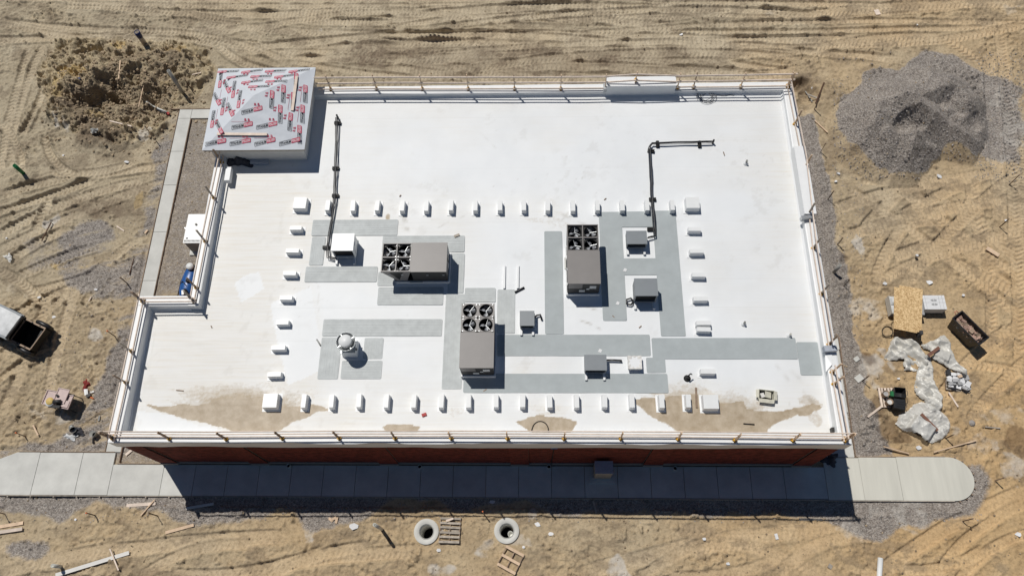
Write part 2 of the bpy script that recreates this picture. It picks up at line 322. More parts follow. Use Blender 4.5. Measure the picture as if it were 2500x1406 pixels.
s_, e, sd = pdist(PILE, True); cap_ = np.zeros_like(G); cap_[s_] = .9 * np.maximum(.15 - e, 0); G = np.minimum(np.maximum(G, 0), cap_)
for b in ((2212, 312, .95, .75, 2.5, 1.3, .4), (2345, 225, .9, .25, 2), (2390, 290, .9, .3, 2, 1.5, .5), (2250, 330, 1.0, .35, 2, 2, -.8), (2150, 200, 1., .25, 2)):
    s_, h = bump(*b, z=1.); G[s_] -= h * (G[s_] > .05)
G += (.16 * fbm(X2, Y2, .9, 4, 51)) * (G > .03)
H = np.where(G > .02, G * 1. + .2 * H, H) + gravel * .022 * NR.standard_normal(H.shape) * .55
DIRT = [(110, 175), (150, 110), (220, 98), (300, 95), (360, 100), (440, 105), (500, 130), (520, 170), (490, 240), (430, 270), (380, 330), (330, 345), (290, 360), (180, 330), (120, 280), (100, 220)]
dm = np.zeros_like(H); zone(dm, DIRT, 1.)
for _ in range(5): dm[1:-1, 1:-1] = (dm[1:-1, 1:-1] * 2 + dm[2:, 1:-1] + dm[:-2, 1:-1] + dm[1:-1, 2:] + dm[1:-1, :-2]) / 6
rg = 1 - 2 * np.abs(fbm(X2, Y2, 1.7, 5, 61, .6)); H += dm * (.20 * np.tanh(8 * fbm(X2, Y2, 1.3, 4, 63, .6)) + .34 * clump + .24 * rg - .10 + .16 * rid + .10 * (1 - 2 * np.abs(fbm(X2, Y2, .5, 3, 67))))
for b in ((252, 240, 1.15, -.9, 5, 1.3, .2), (268, 208, 1.1, -.7, 5, 2., -.8), (195, 252, 1.0, -.6, 4, 1.6, -.4), (215, 122, .9, -.6, 4, 2.2, .3), (372, 222, .8, -.7, 4), (325, 185, .7, -.4, 3), (160, 235, .6, -.4, 4), (360, 260, .6, -.4, 2), (225, 185, 1.7, .45, 2, 1.3, .2), (180, 210, 1.5, .35, 2), (330, 165, 1.5, .45, 1.6), (430, 145, 1.4, .25, 2, 2, 0), (250, 325, 2.0, .55, 1.6, 1.4, 0), (310, 330, .9, .35, 1.6), (140, 265, 1.2, .3, 2),
          (1960, 205, .8, -.75, 2, 1.3, 0), (1975, 228, .7, -.5, 2), (2010, 225, 1.4, .3, 2), (1965, 255, .6, -.3, 2), (345, 108, .7, .3, 2), (55, 420, .9, .3, 2), (1020, 1300, 1.1, -.1, 2), (1240, 1300, 1.1, -.08, 2), (2005, 1380, 1.2, .1, 2)):
    s_, h = bump(*b); H[s_] += h * (1 + .5 * vn(X2[s_], Y2[s_], .3, 71))
zone(dark, [(150, 235), (190, 175), (250, 190), (310, 150), (380, 175), (440, 195), (420, 240), (380, 280), (260, 275), (200, 290), (150, 280)], .50)
zone(dark, [(180, 320), (220, 290), (290, 300), (320, 330), (280, 360), (200, 350)], .7); zone(dark, [(330, 130), (470, 140), (450, 165), (350, 160)], .5)
zone(dark, [(840, 110), (1650, 120), (1800, 170), (1640, 180), (1200, 190), (840, 160)], .45); zone(dark, [(1640, 110), (1660, 150), (1620, 150)], .5)
zone(dark, [(1940, 180), (1990, 195), (1990, 235), (1950, 250)], .7); zone(dark, [(160, 490), (350, 500), (340, 545), (170, 540)], .5); zone(dark, [(530, 150), (830, 160), (830, 185), (780, 180)], .35)
def blot(arr, u, v, ru, rv, val, n=.5):
    c = P(u, v); k = 1 / 46.; rx = ru * k; ry = rv * k * 1.1; s_ = sl(c.x - 2 * rx, c.x + 2 * rx, c.y - 2 * ry, c.y + 2 * ry)
    d = np.hypot((X2[s_] - c.x) / rx, (Y2[s_] - c.y) / ry) + n * 2.2 * fbm(X2[s_], Y2[s_], .55, 4, int(u) % 91)
    arr[s_] = np.maximum(arr[s_], val * sst(1.02, .72, d))
for a in ((785, 72, 17, 11, .9), (360, 325, 22, 26, .9), (135, 540, 14, 18, 1), (115, 550, 20, 10, 1), (240, 822, 28, 16, .9), (115, 1020, 55, 16, .6), (80, 985, 40, 15, .4), (757, 1312, 17, 20, .9), (1508, 1388, 26, 26, 1), (1085, 1392, 40, 16, .8), (1190, 1345, 22, 30, .7), (1275, 1320, 30, 14, .5),
          (1300, 1250, 10, 14, .8), (2092, 597, 14, 18, .9), (2100, 615, 10, 10, .7), (2118, 750, 38, 36, .6), (2150, 885, 40, 30, .75), (2125, 925, 22, 30, .6), (2400, 1085, 50, 25, .55), (2460, 1010, 50, 25, .5), (2470, 1140, 40, 30, .6), (2330, 1060, 30, 20, .5), (150, 290, 14, 30, .8), (165, 310, 12, 18, .8), (400, 440, 10, 20, .4),
          (2470, 30, 30, 20, .4), (1880, 30, 40, 15, .4), (2100, 900, 20, 20, .5), (2180, 1250, 80, 40, .5), (2080, 1290, 40, 30, .5), (2030, 690, 15, 20, .4), (2480, 520, 20, 30, .3), (60, 690, 50, 40, .3), (470, 1230, 30, 10, .6), (2465, 290, 40, 90, .55), (2380, 175, 50, 14, .5), (2440, 390, 40, 14, .5)): blot(pale, *a)
for a in ((2122, 876, 20, 20, 1.), (2150, 990, 26, 26, 1.), (2165, 1040, 26, 26, 1.), (2195, 1068, 40, 16, 1.), (2185, 985, 30, 22, .7), (2488, 1085, 26, 40, .9), (2060, 632, 18, 14, .8), (1645, 125, 18, 16, .5), (2420, 640, 30, 14, .35)): blot(wet, *a, .35)
for a in ((190, 190, 40, 28, .8), (150, 225, 20, 25, .6), (440, 130, 50, 14, .8), (235, 288, 40, 12, .7), (290, 108, 40, 10, .7), (400, 205, 20, 14, .4), (165, 650, 45, 10, .8), (260, 655, 30, 8, .8), (340, 490, 14, 22, .7)): blot(tone, *a)
for (u, v, r) in ((1041, 1297, .56), (1237, 1295, .56)):
    c = P(u, v); d = np.hypot(X2 - c.x, Y2 - c.y); H = np.where(d < r + .3, H * sst(r, r + .3, d) - .02, H)
# ground runs level under the slabs, the building's edge and the machines
lev = (X2 > -21.9) & (X2 < 15.9) & (Y2 > 5.4) & (Y2 < 28.6)
H = np.where(lev & (G < .02), H * .3, H); H = np.where((X2 > -30) & (X2 < 21.2) & (Y2 > 5.3) & (Y2 < 8.1), np.minimum(H, .02), H)
fade = sst(60, 34, np.hypot(X2, Y2 - 20)); H = np.where(fade < 1, H * fade, H)
warm = (.45 + .55 * sst(-28, -6, X2)) * np.clip(.55 * sst(24, 8, Y2) + .35 * sst(8, 22, X2) + .5 * fbm(X2, Y2, 5, 3, 81), 0, 1)
def soft(a, n):
    a = a.copy()
    for _ in range(n): a[1:-1, 1:-1] = (a[1:-1, 1:-1] * 2 + a[2:, 1:-1] + a[:-2, 1:-1] + a[1:-1, 2:] + a[1:-1, :-2]) / 6
    return a
gravel = soft(gravel, 8); gs = soft(gravel, 70); far = np.where((X2 > 16) & (X2 < 27) & (Y2 > 21), .15, np.where((X2 > 12) & (Y2 > 8), .45, .65)); gravel = np.clip((1 - far) * gravel + far * gs, 0, 1); gw = (X2 < -18) & (Y2 > 8); gravel = np.where(gw & (X2 < -21.4), gravel * np.clip(.85 + 1.3 * fbm(X2 * .5 - Y2 * .2, Y2 * 1.6 - X2 * .5, 1.6, 5, 89, .6), .1, 1.2), gravel); dark = soft(dark, 60); pale = soft(pale, 3) * np.clip(.75 + .9 * fbm(X2, Y2, .5, 4, 83), .2, 1)
dark = np.clip(dark * (.55 + 1.1 * np.clip(fbm(X2, Y2, .9, 4, 87, .6) + .3, 0, 1)) + .45 * sst(.12, .40, fbm(X2, Y2 * 1.6, 1.6, 6, 85, .75)) * (gravel < .3), 0, .9)
def gz(x, y):
    return float(H[min(max(np.searchsorted(GY, y), 0), len(GY) - 1), min(max(np.searchsorted(GX, x), 0), len(GX) - 1)])
def PG(u, v, dz=0.):
    p = P(u, v)
    for _ in range(3): p = P(u, v, gz(p.x, p.y))
    p.z += dz; return p
def make_ground():
    ny, nx = H.shape; idx = np.arange(ny * nx).reshape(ny, nx)
    q = np.stack([idx[:-1, :-1], idx[:-1, 1:], idx[1:, 1:], idx[1:, :-1]], -1).reshape(-1, 4)
    cx = .5 * (X2[:-1, :-1] + X2[1:, 1:]).ravel(); cy = .5 * (Y2[:-1, :-1] + Y2[1:, 1:]).ravel()
    hole = ((cx > -18.2) & (cx < 12.8) & (cy > 7.8) & (cy < 13.6)) | ((cx > -15.8) & (cx < 12.8) & (cy > 7.8) & (cy < 25.6))
    for (u, v) in ((1041, 1297), (1237, 1295)):
        c = P(u, v); hole |= np.hypot(cx - c.x, cy - c.y) < .45
    q = q[~hole]; used = np.zeros(ny * nx, bool); used[q.ravel()] = True; re = np.cumsum(used) - 1; q = re[q]
    co = np.stack([X2.ravel(), Y2.ravel(), H.ravel()], -1)[used].astype(np.float32)
    me = bpy.data.meshes.new('ground'); me.vertices.add(len(co)); me.vertices.foreach_set('co', co.ravel())
    me.loops.add(q.size); me.loops.foreach_set('vertex_index', q.ravel().astype(np.int32)); me.polygons.add(len(q))
    me.polygons.foreach_set('loop_start', np.arange(0, q.size, 4, dtype=np.int32)); me.polygons.foreach_set('use_smooth', np.ones(len(q), bool)); me.update(calc_edges=True)
    for nm, (a, b, c, d) in dict(zone_a=(gravel, dark, pale, wet), zone_b=(warm, tone, dm, TR)).items():
        at = me.attributes.new(nm, 'FLOAT_COLOR', 'POINT'); at.data.foreach_set('color', np.stack([a.ravel(), b.ravel(), c.ravel(), d.ravel()], -1)[used].astype(np.float32).ravel())
    M = bpy.data.materials.new('site_ground'); M.use_nodes = True; N = M.node_tree.nodes; L = M.node_tree.links; b = N['Principled BSDF']; b.inputs['Specular IOR Level'].default_value = .15
    tc = N.new('ShaderNodeTexCoord')
    def att(n):
        a = N.new('ShaderNodeAttribute'); a.attribute_name = n; s = N.new('ShaderNodeSeparateColor'); L.new(a.outputs['Color'], s.inputs[0]); return s.outputs[0], s.outputs[1], s.outputs[2], a.outputs['Alpha']
    gr, dk, pl, wt = att('zone_a'); wm, tn, dmm, rg_ = att('zone_b')
    def noise(s, d=4, r=.6):
        n = N.new('ShaderNodeTexNoise'); n.inputs['Scale'].default_value = s; n.inputs['Detail'].default_value = d; n.inputs['Roughness'].default_value = r; L.new(tc.outputs['Object'], n.inputs['Vector']); return n.outputs[0]
    def ramp(x, *st):
        r = N.new('ShaderNodeValToRGB'); els = r.color_ramp.elements
        els[0].position, els[0].color = st[0][0], (*st[0][1], 1); els[1].position, els[1].color = st[-1][0], (*st[-1][1], 1)
        for p_, c_ in st[1:-1]: e = els.new(p_); e.color = (*c_, 1)
        L.new(x, r.inputs[0]); return r.outputs[0]
    def mix(f, a, c, mode='MIX'):
        m_ = N.new('ShaderNodeMixRGB'); m_.blend_type = mode
        for s, v in ((0, f), (1, a), (2, c)):
            if isinstance(v, (int, float)): m_.inputs[s].default_value = v
            elif isinstance(v, tuple): m_.inputs[s].default_value = (*v, 1)
            else: L.new(v, m_.inputs[s])
        return m_.outputs[0]
    def mul(a, k):
        m_ = N.new('ShaderNodeMath'); m_.operation = 'MULTIPLY'; L.new(a, m_.inputs[0])
        if isinstance(k, (int, float)): m_.inputs[1].default_value = k
        else: L.new(k, m_.inputs[1])
        return m_.outputs[0]
    cool = ramp(noise(.7, 6), (.3, (.375, .315, .222)), (.55, (.45, .382, .272)), (.75, (.50, .435, .32)))
    hot = ramp(noise(.6, 6), (.3, (.47, .322, .17)), (.55, (.55, .386, .208)), (.75, (.595, .44, .255)))
    c = mix(wm, cool, hot)
    c = mix(mul(rg_, .75), c, mix(1., c, (1.22, 1.22, 1.24), 'MULTIPLY'))
    c = mix(mul(dmm, .45), c, (.50, .40, .24))
    c = mix(tn, c, (.60, .44, .20))
    c = mix(.7, c, ramp(noise(7, 8, .75), (.33, (.52, .49, .46)), (.5, (1, 1, 1)), (.7, (1.18, 1.17, 1.15))), 'MULTIPLY')
    c = mix(.6, c, ramp(noise(1.1, 8, .7), (.33, (.74, .72, .70)), (.5, (1, 1, 1)), (.7, (1.12, 1.12, 1.1))), 'MULTIPLY')
    c = mix(dk, c, ramp(noise(3.5, 6, .7), (.35, (.13, .098, .068)), (.6, (.24, .185, .13)), (.75, (.38, .30, .20))))
    v = N.new('ShaderNodeTexVoronoi'); v.inputs['Scale'].default_value = 21; L.new(tc.outputs['Object'], v.inputs['Vector']); sv = N.new('ShaderNodeSeparateColor'); L.new(v.outputs['Color'], sv.inputs[0])
    stone = ramp(sv.outputs[0], (0, (.16, .145, .135)), (.45, (.295, .27, .25)), (.8, (.385, .355, .325)), (1, (.50, .475, .445)))
    stone = mix(.5, stone, ramp(noise(1.2, 5), (.3, (.75, .72, .70)), (.7, (1.25, 1.2, 1.15))), 'MULTIPLY')
    gm = N.new('ShaderNodeMath'); gm.operation = 'ADD'; L.new(gr, gm.inputs[0]); L.new(mul(noise(5, 6, .75), .8), gm.inputs[1])
    gf = N.new('ShaderNodeMapRange'); gf.inputs[1].default_value = .72; gf.inputs[2].default_value = 1.1; L.new(gm.outputs[0], gf.inputs[0])
    gfac = mul(gf.outputs[0], .93); zero = N.new('ShaderNodeMath'); zero.operation = 'MINIMUM'; L.new(gfac, zero.inputs[0]); L.new(mul(gr, 8.), zero.inputs[1])
    c = mix(zero.outputs[0], c, stone)
    pf = N.new('ShaderNodeMapRange'); pf.inputs[1].default_value = .5; pf.inputs[2].default_value = .95; pa = N.new('ShaderNodeMath'); pa.operation = 'ADD'; L.new(pl, pa.inputs[0]); L.new(mul(noise(7, 6, .75), .5), pa.inputs[1]); L.new(pa.outputs[0], pf.inputs[0])
    pz = N.new('ShaderNodeMath'); pz.operation = 'MINIMUM'; L.new(pf.outputs[0], pz.inputs[0]); L.new(mul(pl, 3.), pz.inputs[1])
    c = mix(mul(pz.outputs[0], .72), c, ramp(noise(6, 5), (.3, (.50, .46, .40)), (.7, (.66, .63, .58))))
    c = mix(mul(wt, .8), c, mix(1., c, (.40, .36, .34), 'MULTIPLY'))
    L.new(c, b.inputs['Base Color'])
    ro = N.new('ShaderNodeMapRange'); ro.inputs[3].default_value = .95; ro.inputs[4].default_value = .45; L.new(wt, ro.inputs[0]); L.new(ro.outputs[0], b.inputs['Roughness'])
    bp = N.new('ShaderNodeBump'); bp.inputs['Strength'].default_value = .9; bp.inputs['Distance'].default_value = .05
    hgt = mix(gr, noise(11, 6, .7), v.outputs['Distance']); L.new(hgt, bp.inputs['Height']); L.new(bp.outputs[0], b.inputs['Normal'])
    me.materials.append(M); o = place('ground', me); tag(o, 'bare sandy construction site ground with tyre tracks', None, None, 'structure')
make_ground()

# ------------------------------------------------------------------ concrete walks: each slab a piece
def slabs(name, rects, z0, z1, mt='concrete', gap=.012, poly=None, label=None):
    root = thing(name, label, None, (0, 0, 0)); root['kind'] = 'structure'
    for k, r in enumerate(rects):
        b = MB()
        if isinstance(r, tuple) and len(r) == 4: b.b2(r[0] + gap, r[1] - gap, r[2] + gap, r[3] - gap, z0, z1)
        else: b.prism(r, z0, z1)
        b.build('slab', mt, root)
    return root
YF, YB = 5.78, 7.27
j0 = [P(98, 1110, .1).x, P(203, 1110, .1).x, P(282, 1110, .1).x]
xl = -26.9
r = [[(xl, 5.80), (j0[0] - .012, 5.79), (j0[0] - .012, 7.88), (-26.1, 7.88), (xl, 7.55)], (j0[0], j0[1], 5.79, 7.88), (j0[1], j0[2], 5.79, 7.88)]
xs = [j0[2], P(402, 1134, .1).x]
while xs[-1] < 12.6: xs.append(xs[-1] + 1.60)
xs[-1] = 13.9
sidewalk = slabs('sidewalk', r + [(xs[i], xs[i + 1], YF, 7.30) for i in range(len(xs) - 1)], -.15, .11, label='grey concrete sidewalk along the front of the building')
MB().b2(-45, xl - .02, 5.8, 7.5, -.15, .11).build('slab', 'concrete', sidewalk)
cx, cy0, cy1 = 19.85, 5.74, 7.80
arc = [(cx + (cy1 - cy0) / 2 * 1.03 * math.cos(a), (cy0 + cy1) / 2 + (cy1 - cy0) / 2 * math.sin(a)) for a in np.linspace(-math.pi / 2, math.pi / 2, 22)]
slabs('concrete_apron', [(13.9, 15.6, cy0, 7.75), (15.6, 17.4, cy0, 7.78), [(17.41, cy0)] + arc + [(17.41, cy1)]], -.15, .12, 'concrete_new', .006, label='pale new concrete apron with a rounded east end')
yj = [7.90, 9.5, 11.3, 13.2, P(353, 685, .1).y, P(386, 566, .1).y, P(405, 452, .1).y, P(415, 370, .1).y, 28.02]
slabs('side_path', [(-21.6, -20.83, yj[i], yj[i + 1]) for i in range(len(yj) - 1)] + [(-21.6, -20.83, 28.02, 28.68), (-20.83, -16.0, 28.02, 28.68)], -.15, .10, label='narrow concrete path beside the gravel bed and tower')
slabs('east_path', [(13.3, 15.45, 7.77, 10.0), (13.3, 15.50, 10.0, 11.9), (13.3, 15.55, 11.9, 13.3), (13.3, 15.6, 13.3, 13.9)], -.15, .09, label='short concrete path along the east wall')
fb = thing('form_boards', 'thin wooden form boards edging the concrete walks', 'form boards', (0, 0, 0))
for a, b_ in (((-27, 5.76), (13.8, 5.74)), ((13.8, 5.715), (19.8, 5.715)), ((15.45, 7.80), (19.8, 7.83)), ((-26, 7.91), (-21.1, 7.91)), ((-20.9, 7.33), (-18.7, 7.33)), ((-20.80, 7.4), (-20.80, 28.0)), ((-21.63, 7.95), (-21.63, 28.6)), ((-22.3, 28.71), (-16.3, 28.71)), ((15.5, 7.85), (15.66, 14))):
    L_ = math.hypot(b_[0] - a[0], b_[1] - a[1]); n = max(1, round(L_ / 3.66))
    for k in range(n):
        p = [a[i] + (b_[i] - a[i]) * k / n for i in (0, 1)]; q = [a[i] + (b_[i] - a[i]) * (k + .995) / n for i in (0, 1)]
        MB().beam((*p, .06), (*q, .06), .035, .14).build('board', 'wood_grey' if a[1] < 7 else 'wood_old', fb)
for x in np.arange(-26, 13, 1.15):
    MB().box((x, 5.70, .03), (.05, .05, .24)).build('stake', 'wood_grey', fb)
for a in np.linspace(-1.4, 1.2, 9):
    MB().box((cx + 1.12 * math.cos(a), 6.77 + 1.08 * math.sin(a), .02), (.06, .06, .22)).build('stake', 'wood_old', fb)

# ------------------------------------------------------------------ the building
BX0, BX1, BY0, BY1, BXN, BYN = -18.56, 13.20, 7.40, 26.0, -16.16, 14.06
OX0, OX1, OY0, OY1, OXN, OYN = -18.645, 13.295, 7.2335, 26.0985, -16.25, 14.146
bld = thing('brick_building', 'low red brick building under construction with white membrane roof and parapets', 'building', (-2, 16, 0))
def brickwall():
    M = bpy.data.materials.new('brick_wall'); M.use_nodes = True; N = M.node_tree.nodes; L = M.node_tree.links; b = N['Principled BSDF']; b.inputs['Roughness'].default_value = .9
    tc = N.new('ShaderNodeTexCoord'); s = N.new('ShaderNodeSeparateXYZ'); L.new(tc.outputs['Object'], s.inputs[0]); a = N.new('ShaderNodeMath'); L.new(s.outputs[0], a.inputs[0]); L.new(s.outputs[1], a.inputs[1])
    c = N.new('ShaderNodeCombineXYZ'); L.new(a.outputs[0], c.inputs[0]); L.new(s.outputs[2], c.inputs[1]); t = N.new('ShaderNodeTexBrick'); L.new(c.outputs[0], t.inputs[0])
    t.inputs['Scale'].default_value = 1; t.inputs['Brick Width'].default_value = .203; t.inputs['Row Height'].default_value = .0677; t.inputs['Mortar Size'].default_value = .008
    t.inputs['Color1'].default_value = (.18, .045, .03, 1); t.inputs['Color2'].default_value = (.13, .035, .025, 1); t.inputs['Mortar'].default_value = (.3, .25, .22, 1); L.new(t.outputs[0], b.inputs['Base Color']); MAT['brick_wall'] = M
brickwall()
b = MB(); b.prism([(BX0, BY0 + .012), (BX1, BY0 + .012), (BX1, BY1), (BXN, BY1), (BXN, BYN), (BX0, BYN)], -.3, 4.6); wall = b.build('wall', 'brick_wall', bld)
MB().b2(BX0 + .01, BX1 - .01, BY0 + .004, BY0 + .011, .3, 4.9).build('mortar_bed', 'mortar', wall)
bb = MB()
PIL = [(-18.56, -17.7), (-14.07, -13.17), (-7.67, -6.76), (-1.27, -.37), (5.15, 6.10), (12.3, 13.2)]
edges = [BX0] + [x for p in PIL for x in p] + [BX1]
for i in range(0, len(edges) - 1):
    a, c = edges[i], edges[i + 1]
    if c - a < .05: continue
    mid = (a + c) / 2; isp = any(p[0] < mid < p[1] for p in PIL); y = 7.27 if isp else 7.35
    bb.b2(a + (.004 if not isp else 0), c - (.004 if not isp else 0), y, BY0 + .003, -.2, .40 if not isp else .43)
bb.build('concrete_base', 'concrete_base', wall)
for p in PIL: MB().b2(p[0] + .005, p[1] - .005, 7.325, BY0 + .003, .43, 4.9).build('pilaster_core', 'mortar', wall)
BRm = MB().b2(-.0965, .0965, 0, .075, -.0288, .0288)
bme = MB().b2(-.0965, .0965, 0, .06, -.0288, .0288).mesh('brick', 'brick')
stuff_v = []; cnt = 0
bf = [(0, 3, 2, 1), (4, 5, 6, 7), (0, 1, 5, 4), (1, 2, 6, 5), (3, 0, 4, 7)]
sv, sf = [], []; wo = bld.location + wall.location
def brick(x0, x1, y, z, part):
    global cnt
    if part and abs(x1 - x0 - .193) < .003 and cnt < 300:
        place('brick', bme, wall, (Vector(((x0 + x1) / 2, y, z)) - wo)); cnt += 1; return
    o = len(sv); h = .0288
    for e in (-h, h):
        for a, c in ((x0, y), (x1, y), (x1, y + .06), (x0, y + .06)): sv.append((a - wo.x, c - wo.y, z + e - wo.z))
    sf.extend(tuple(i + o for i in f) for f in bf)
for r_ in range(67):
    z = .44 + r_ * .0677
    for i in range(len(edges) - 1):
        a, c = edges[i], edges[i + 1]
        if c - a < .05: continue
        mid = (a + c) / 2; isp = any(p[0] < mid < p[1] for p in PIL); y = 7.31 if isp else 7.392
        x = a - (.1015 if r_ % 2 else 0)
        while x < c - .02:
            p0, p1 = max(x, a) + .005, min(x + .203, c) - .005
            if p1 - p0 > .03: brick(p0, p1, y + rng.uniform(-.003, .003), z, 20 <= r_ < 34 and -6 < mid < 6 and abs(mid) < 5)
            x += .203
me = bpy.data.meshes.new('brickwork'); me.from_pydata(sv, [], sf); me.materials.append(MAT['brick']); o = place('brickwork', me, wall); o['kind'] = 'stuff'

# parapets: wrapped in white membrane, outer edge a little uneven
def parapet(a, c, inn, zt=ZT, zout=4.7, th=.5, wav=.012, seed=0, zin=ZR - .06, cant=True):
    ZR0 = ZR
    a = Vector(a); c = Vector(c); L_ = (c - a).length; n = max(2, int(L_ / .22)); d = (c - a) / L_; inn = Vector(inn); b = MB(); rows = []
    for i in range(n + 1):
        p = a + d * (L_ * i / n); w1 = wav * 3.2 * float(fbm(np.array([p.x]), np.array([p.y]), 1.3, 3, 90 + seed)[0]); w2 = wav * 7 * float(fbm(np.array([p.x]), np.array([p.y]), 2.2, 3, 95 + seed)[0])
        e = 0 if i in (0, n) else 1
        pr = [(-.0, zout + w2 * 1.3 * e), (w1 * e * .6, zt + .3 * w1 * e), (.06 + w1 * e, zt + .012), (th - .05, zt + .004), (th, zt - .018)]
        zr = ZR0 + RS(min(max(p.y, 7.7), 25.6)); pr += [(th + .01, zr + .10), (th + .09, zr + .012), (th + .09, zr - .1)]
        rows.append([(p.x + inn.x * s, p.y + inn.y * s, z) for s, z in pr])
    k = len(rows[0]); vs = [q for r_ in rows for q in r_]
    flip = (d.x * inn.y - d.y * inn.x) > 0
    fs = [(i * k + j, (i + 1) * k + j, (i + 1) * k + j + 1, i * k + j + 1) for i in range(n) for j in range(k - 1)]
    if not flip: fs = [f[::-1] for f in fs]
    fs += [tuple(range(k)), tuple(n * k + j for j in range(k))[::-1]]
    b.add(vs, fs); return b
par = [parapet((OX0, OY0), (OX1, OY0), (0, 1), zout=4.58, wav=.030, seed=1), parapet((OX1, OY0 + .5), (OX1, OY1 - .5), (-1, 0), seed=2), parapet((OXN, OY1), (OX1, OY1), (0, -1), seed=3, wav=.02),
       parapet((OX0, OY0 + .5), (OX0, OYN - .5), (1, 0), seed=4), parapet((OX0, OYN), (OXN, OYN), (0, -1), seed=5), parapet((OXN, OYN - .5), (OXN, OY1 - .5), (1, 0), seed=6)]
for q in par: q.build('parapet', 'tpo', bld)
MB().b2(OXN, OXN + .5, OYN - .4995, OYN, ZR - .2, ZT - .003).build('parapet_corner', 'tpo', bld)
# two raised lengths on the rear and the east parapet
x0, x1 = P(1482, 200, 5.9).x, P(1650, 200, 5.9).x
b = MB().b2(x0, x1, OY1 - .56, OY1 + .03, ZT - .2, 5.90); b.b2(x0 - .02, x1 + .02, OY1 - .575, OY1 - .05, 5.84, 5.915); q = b.build('raised_parapet', 'tpo', bld)
MB().b2(x0 - .16, x0, OY1 - .5, OY1 - .1, ZT - .1, 5.62).build('end_plate', 'galv', q)
y0, y1 = P(1972, 522, 5.72).y, P(1945, 357, 5.72).y
b = MB().b2(OX1 - .56, OX1 + .0, y0, y1, ZT - .2, 5.72); q = b.build('raised_parapet', 'tpo', bld)
MB().box((OX1 - .42, y0 - .12, 5.5), (.55, .16, .3), .1).build('end_plate', 'galv', q)

# roof membrane: sheets lapped one on the next, dust and dried mud where water stood
def roofm():
    M = bpy.data.materials.new('membrane'); M.use_nodes = True; N = M.node_tree.nodes; L = M.node_tree.links; b = N['Principled BSDF']; b.inputs['Roughness'].default_value = .5; b.inputs['Specular IOR Level'].default_value = .35
    a = N.new('ShaderNodeAttribute'); a.attribute_name = 'soil'; s = N.new('ShaderNodeSeparateColor'); L.new(a.outputs['Color'], s.inputs[0]); tc = N.new('ShaderNodeTexCoord')
    def noise(sc_, d=5, st=None):
        n = N.new('ShaderNodeTexNoise'); n.inputs['Scale'].default_value = sc_; n.inputs['Detail'].default_value = d; n.inputs['Roughness'].default_value = .7
        if st:
            mp = N.new('ShaderNodeMapping'); mp.inputs['Scale'].default_value = st; L.new(tc.outputs['Object'], mp.inputs[0]); L.new(mp.outputs[0], n.inputs['Vector'])
        else: L.new(tc.outputs['Object'], n.inputs['Vector'])
        return n.outputs[0]
    def math_(op, x, y):
        m_ = N.new('ShaderNodeMath'); m_.operation = op
        for i, q in enumerate((x, y)):
            if isinstance(q, (int, float)): m_.inputs[i].default_value = q
            else: L.new(q, m_.inputs[i])
        return m_.outputs[0]
    def mix(f, x, y):
        m_ = N.new('ShaderNodeMixRGB')
        for i, q in enumerate((f, x, y)):
            if isinstance(q, tuple): m_.inputs[i].default_value = (*q, 1)
            else: L.new(q, m_.inputs[i])
        return m_.outputs[0]
    r = N.new('ShaderNodeValToRGB'); r.color_ramp.elements[0].position = .3; r.color_ramp.elements[0].color = (.765, .785, .795, 1); r.color_ramp.elements[1].position = .7; r.color_ramp.elements[1].color = (.82, .835, .84, 1); L.new(noise(.35, 4), r.inputs[0])
    st = N.new('ShaderNodeMapRange'); st.inputs[1].default_value = .45; st.inputs[2].default_value = .75; L.new(noise(1.5, 7, (.25, 5, 1)), st.inputs[0])
    c = mix(math_('MULTIPLY', s.outputs[1], math_('ADD', math_('MULTIPLY', st.outputs[0], .5), .4)), r.outputs[0], (.68, .63, .54))
    mr = N.new('ShaderNodeMapRange'); mr.inputs[1].default_value = .22; mr.inputs[2].default_value = .62; L.new(math_('ADD', s.outputs[0], math_('MULTIPLY', math_('SUBTRACT', noise(6, 8), .5), .55)), mr.inputs[0])
    mf = math_('MINIMUM', mr.outputs[0], math_('MULTIPLY', s.outputs[0], 4))
    mc = N.new('ShaderNodeValToRGB'); mc.color_ramp.elements[0].position = .35; mc.color_ramp.elements[0].color = (.36, .285, .195, 1); mc.color_ramp.elements[1].position = .7; mc.color_ramp.elements[1].color = (.52, .44, .335, 1); L.new(noise(2.2, 6), mc.inputs[0])
    tl = N.new('ShaderNodeValToRGB'); tl.color_ramp.elements[0].position = .25; tl.color_ramp.elements[0].color = (1, 1, 1, 1); tl.color_ramp.elements[1].position = .75; tl.color_ramp.elements[1].color = (0, 0, 0, 1); L.new(s.outputs[0], tl.inputs[0])
    c = mix(mf, c, mix(math_('MULTIPLY', tl.outputs[0], .8), mc.outputs[0], (.42, .32, .19)))
    c = mix(math_('MULTIPLY', s.outputs[2], .8), c, (.30, .26, .20))
    L.new(c, b.inputs['Base Color']); MAT['membrane'] = M
roofm()
roof = thing('roof', None, None, (0, 0, ZR)); roof.parent = bld; roof.location = Vector((0, 0, ZR)) - bld.location
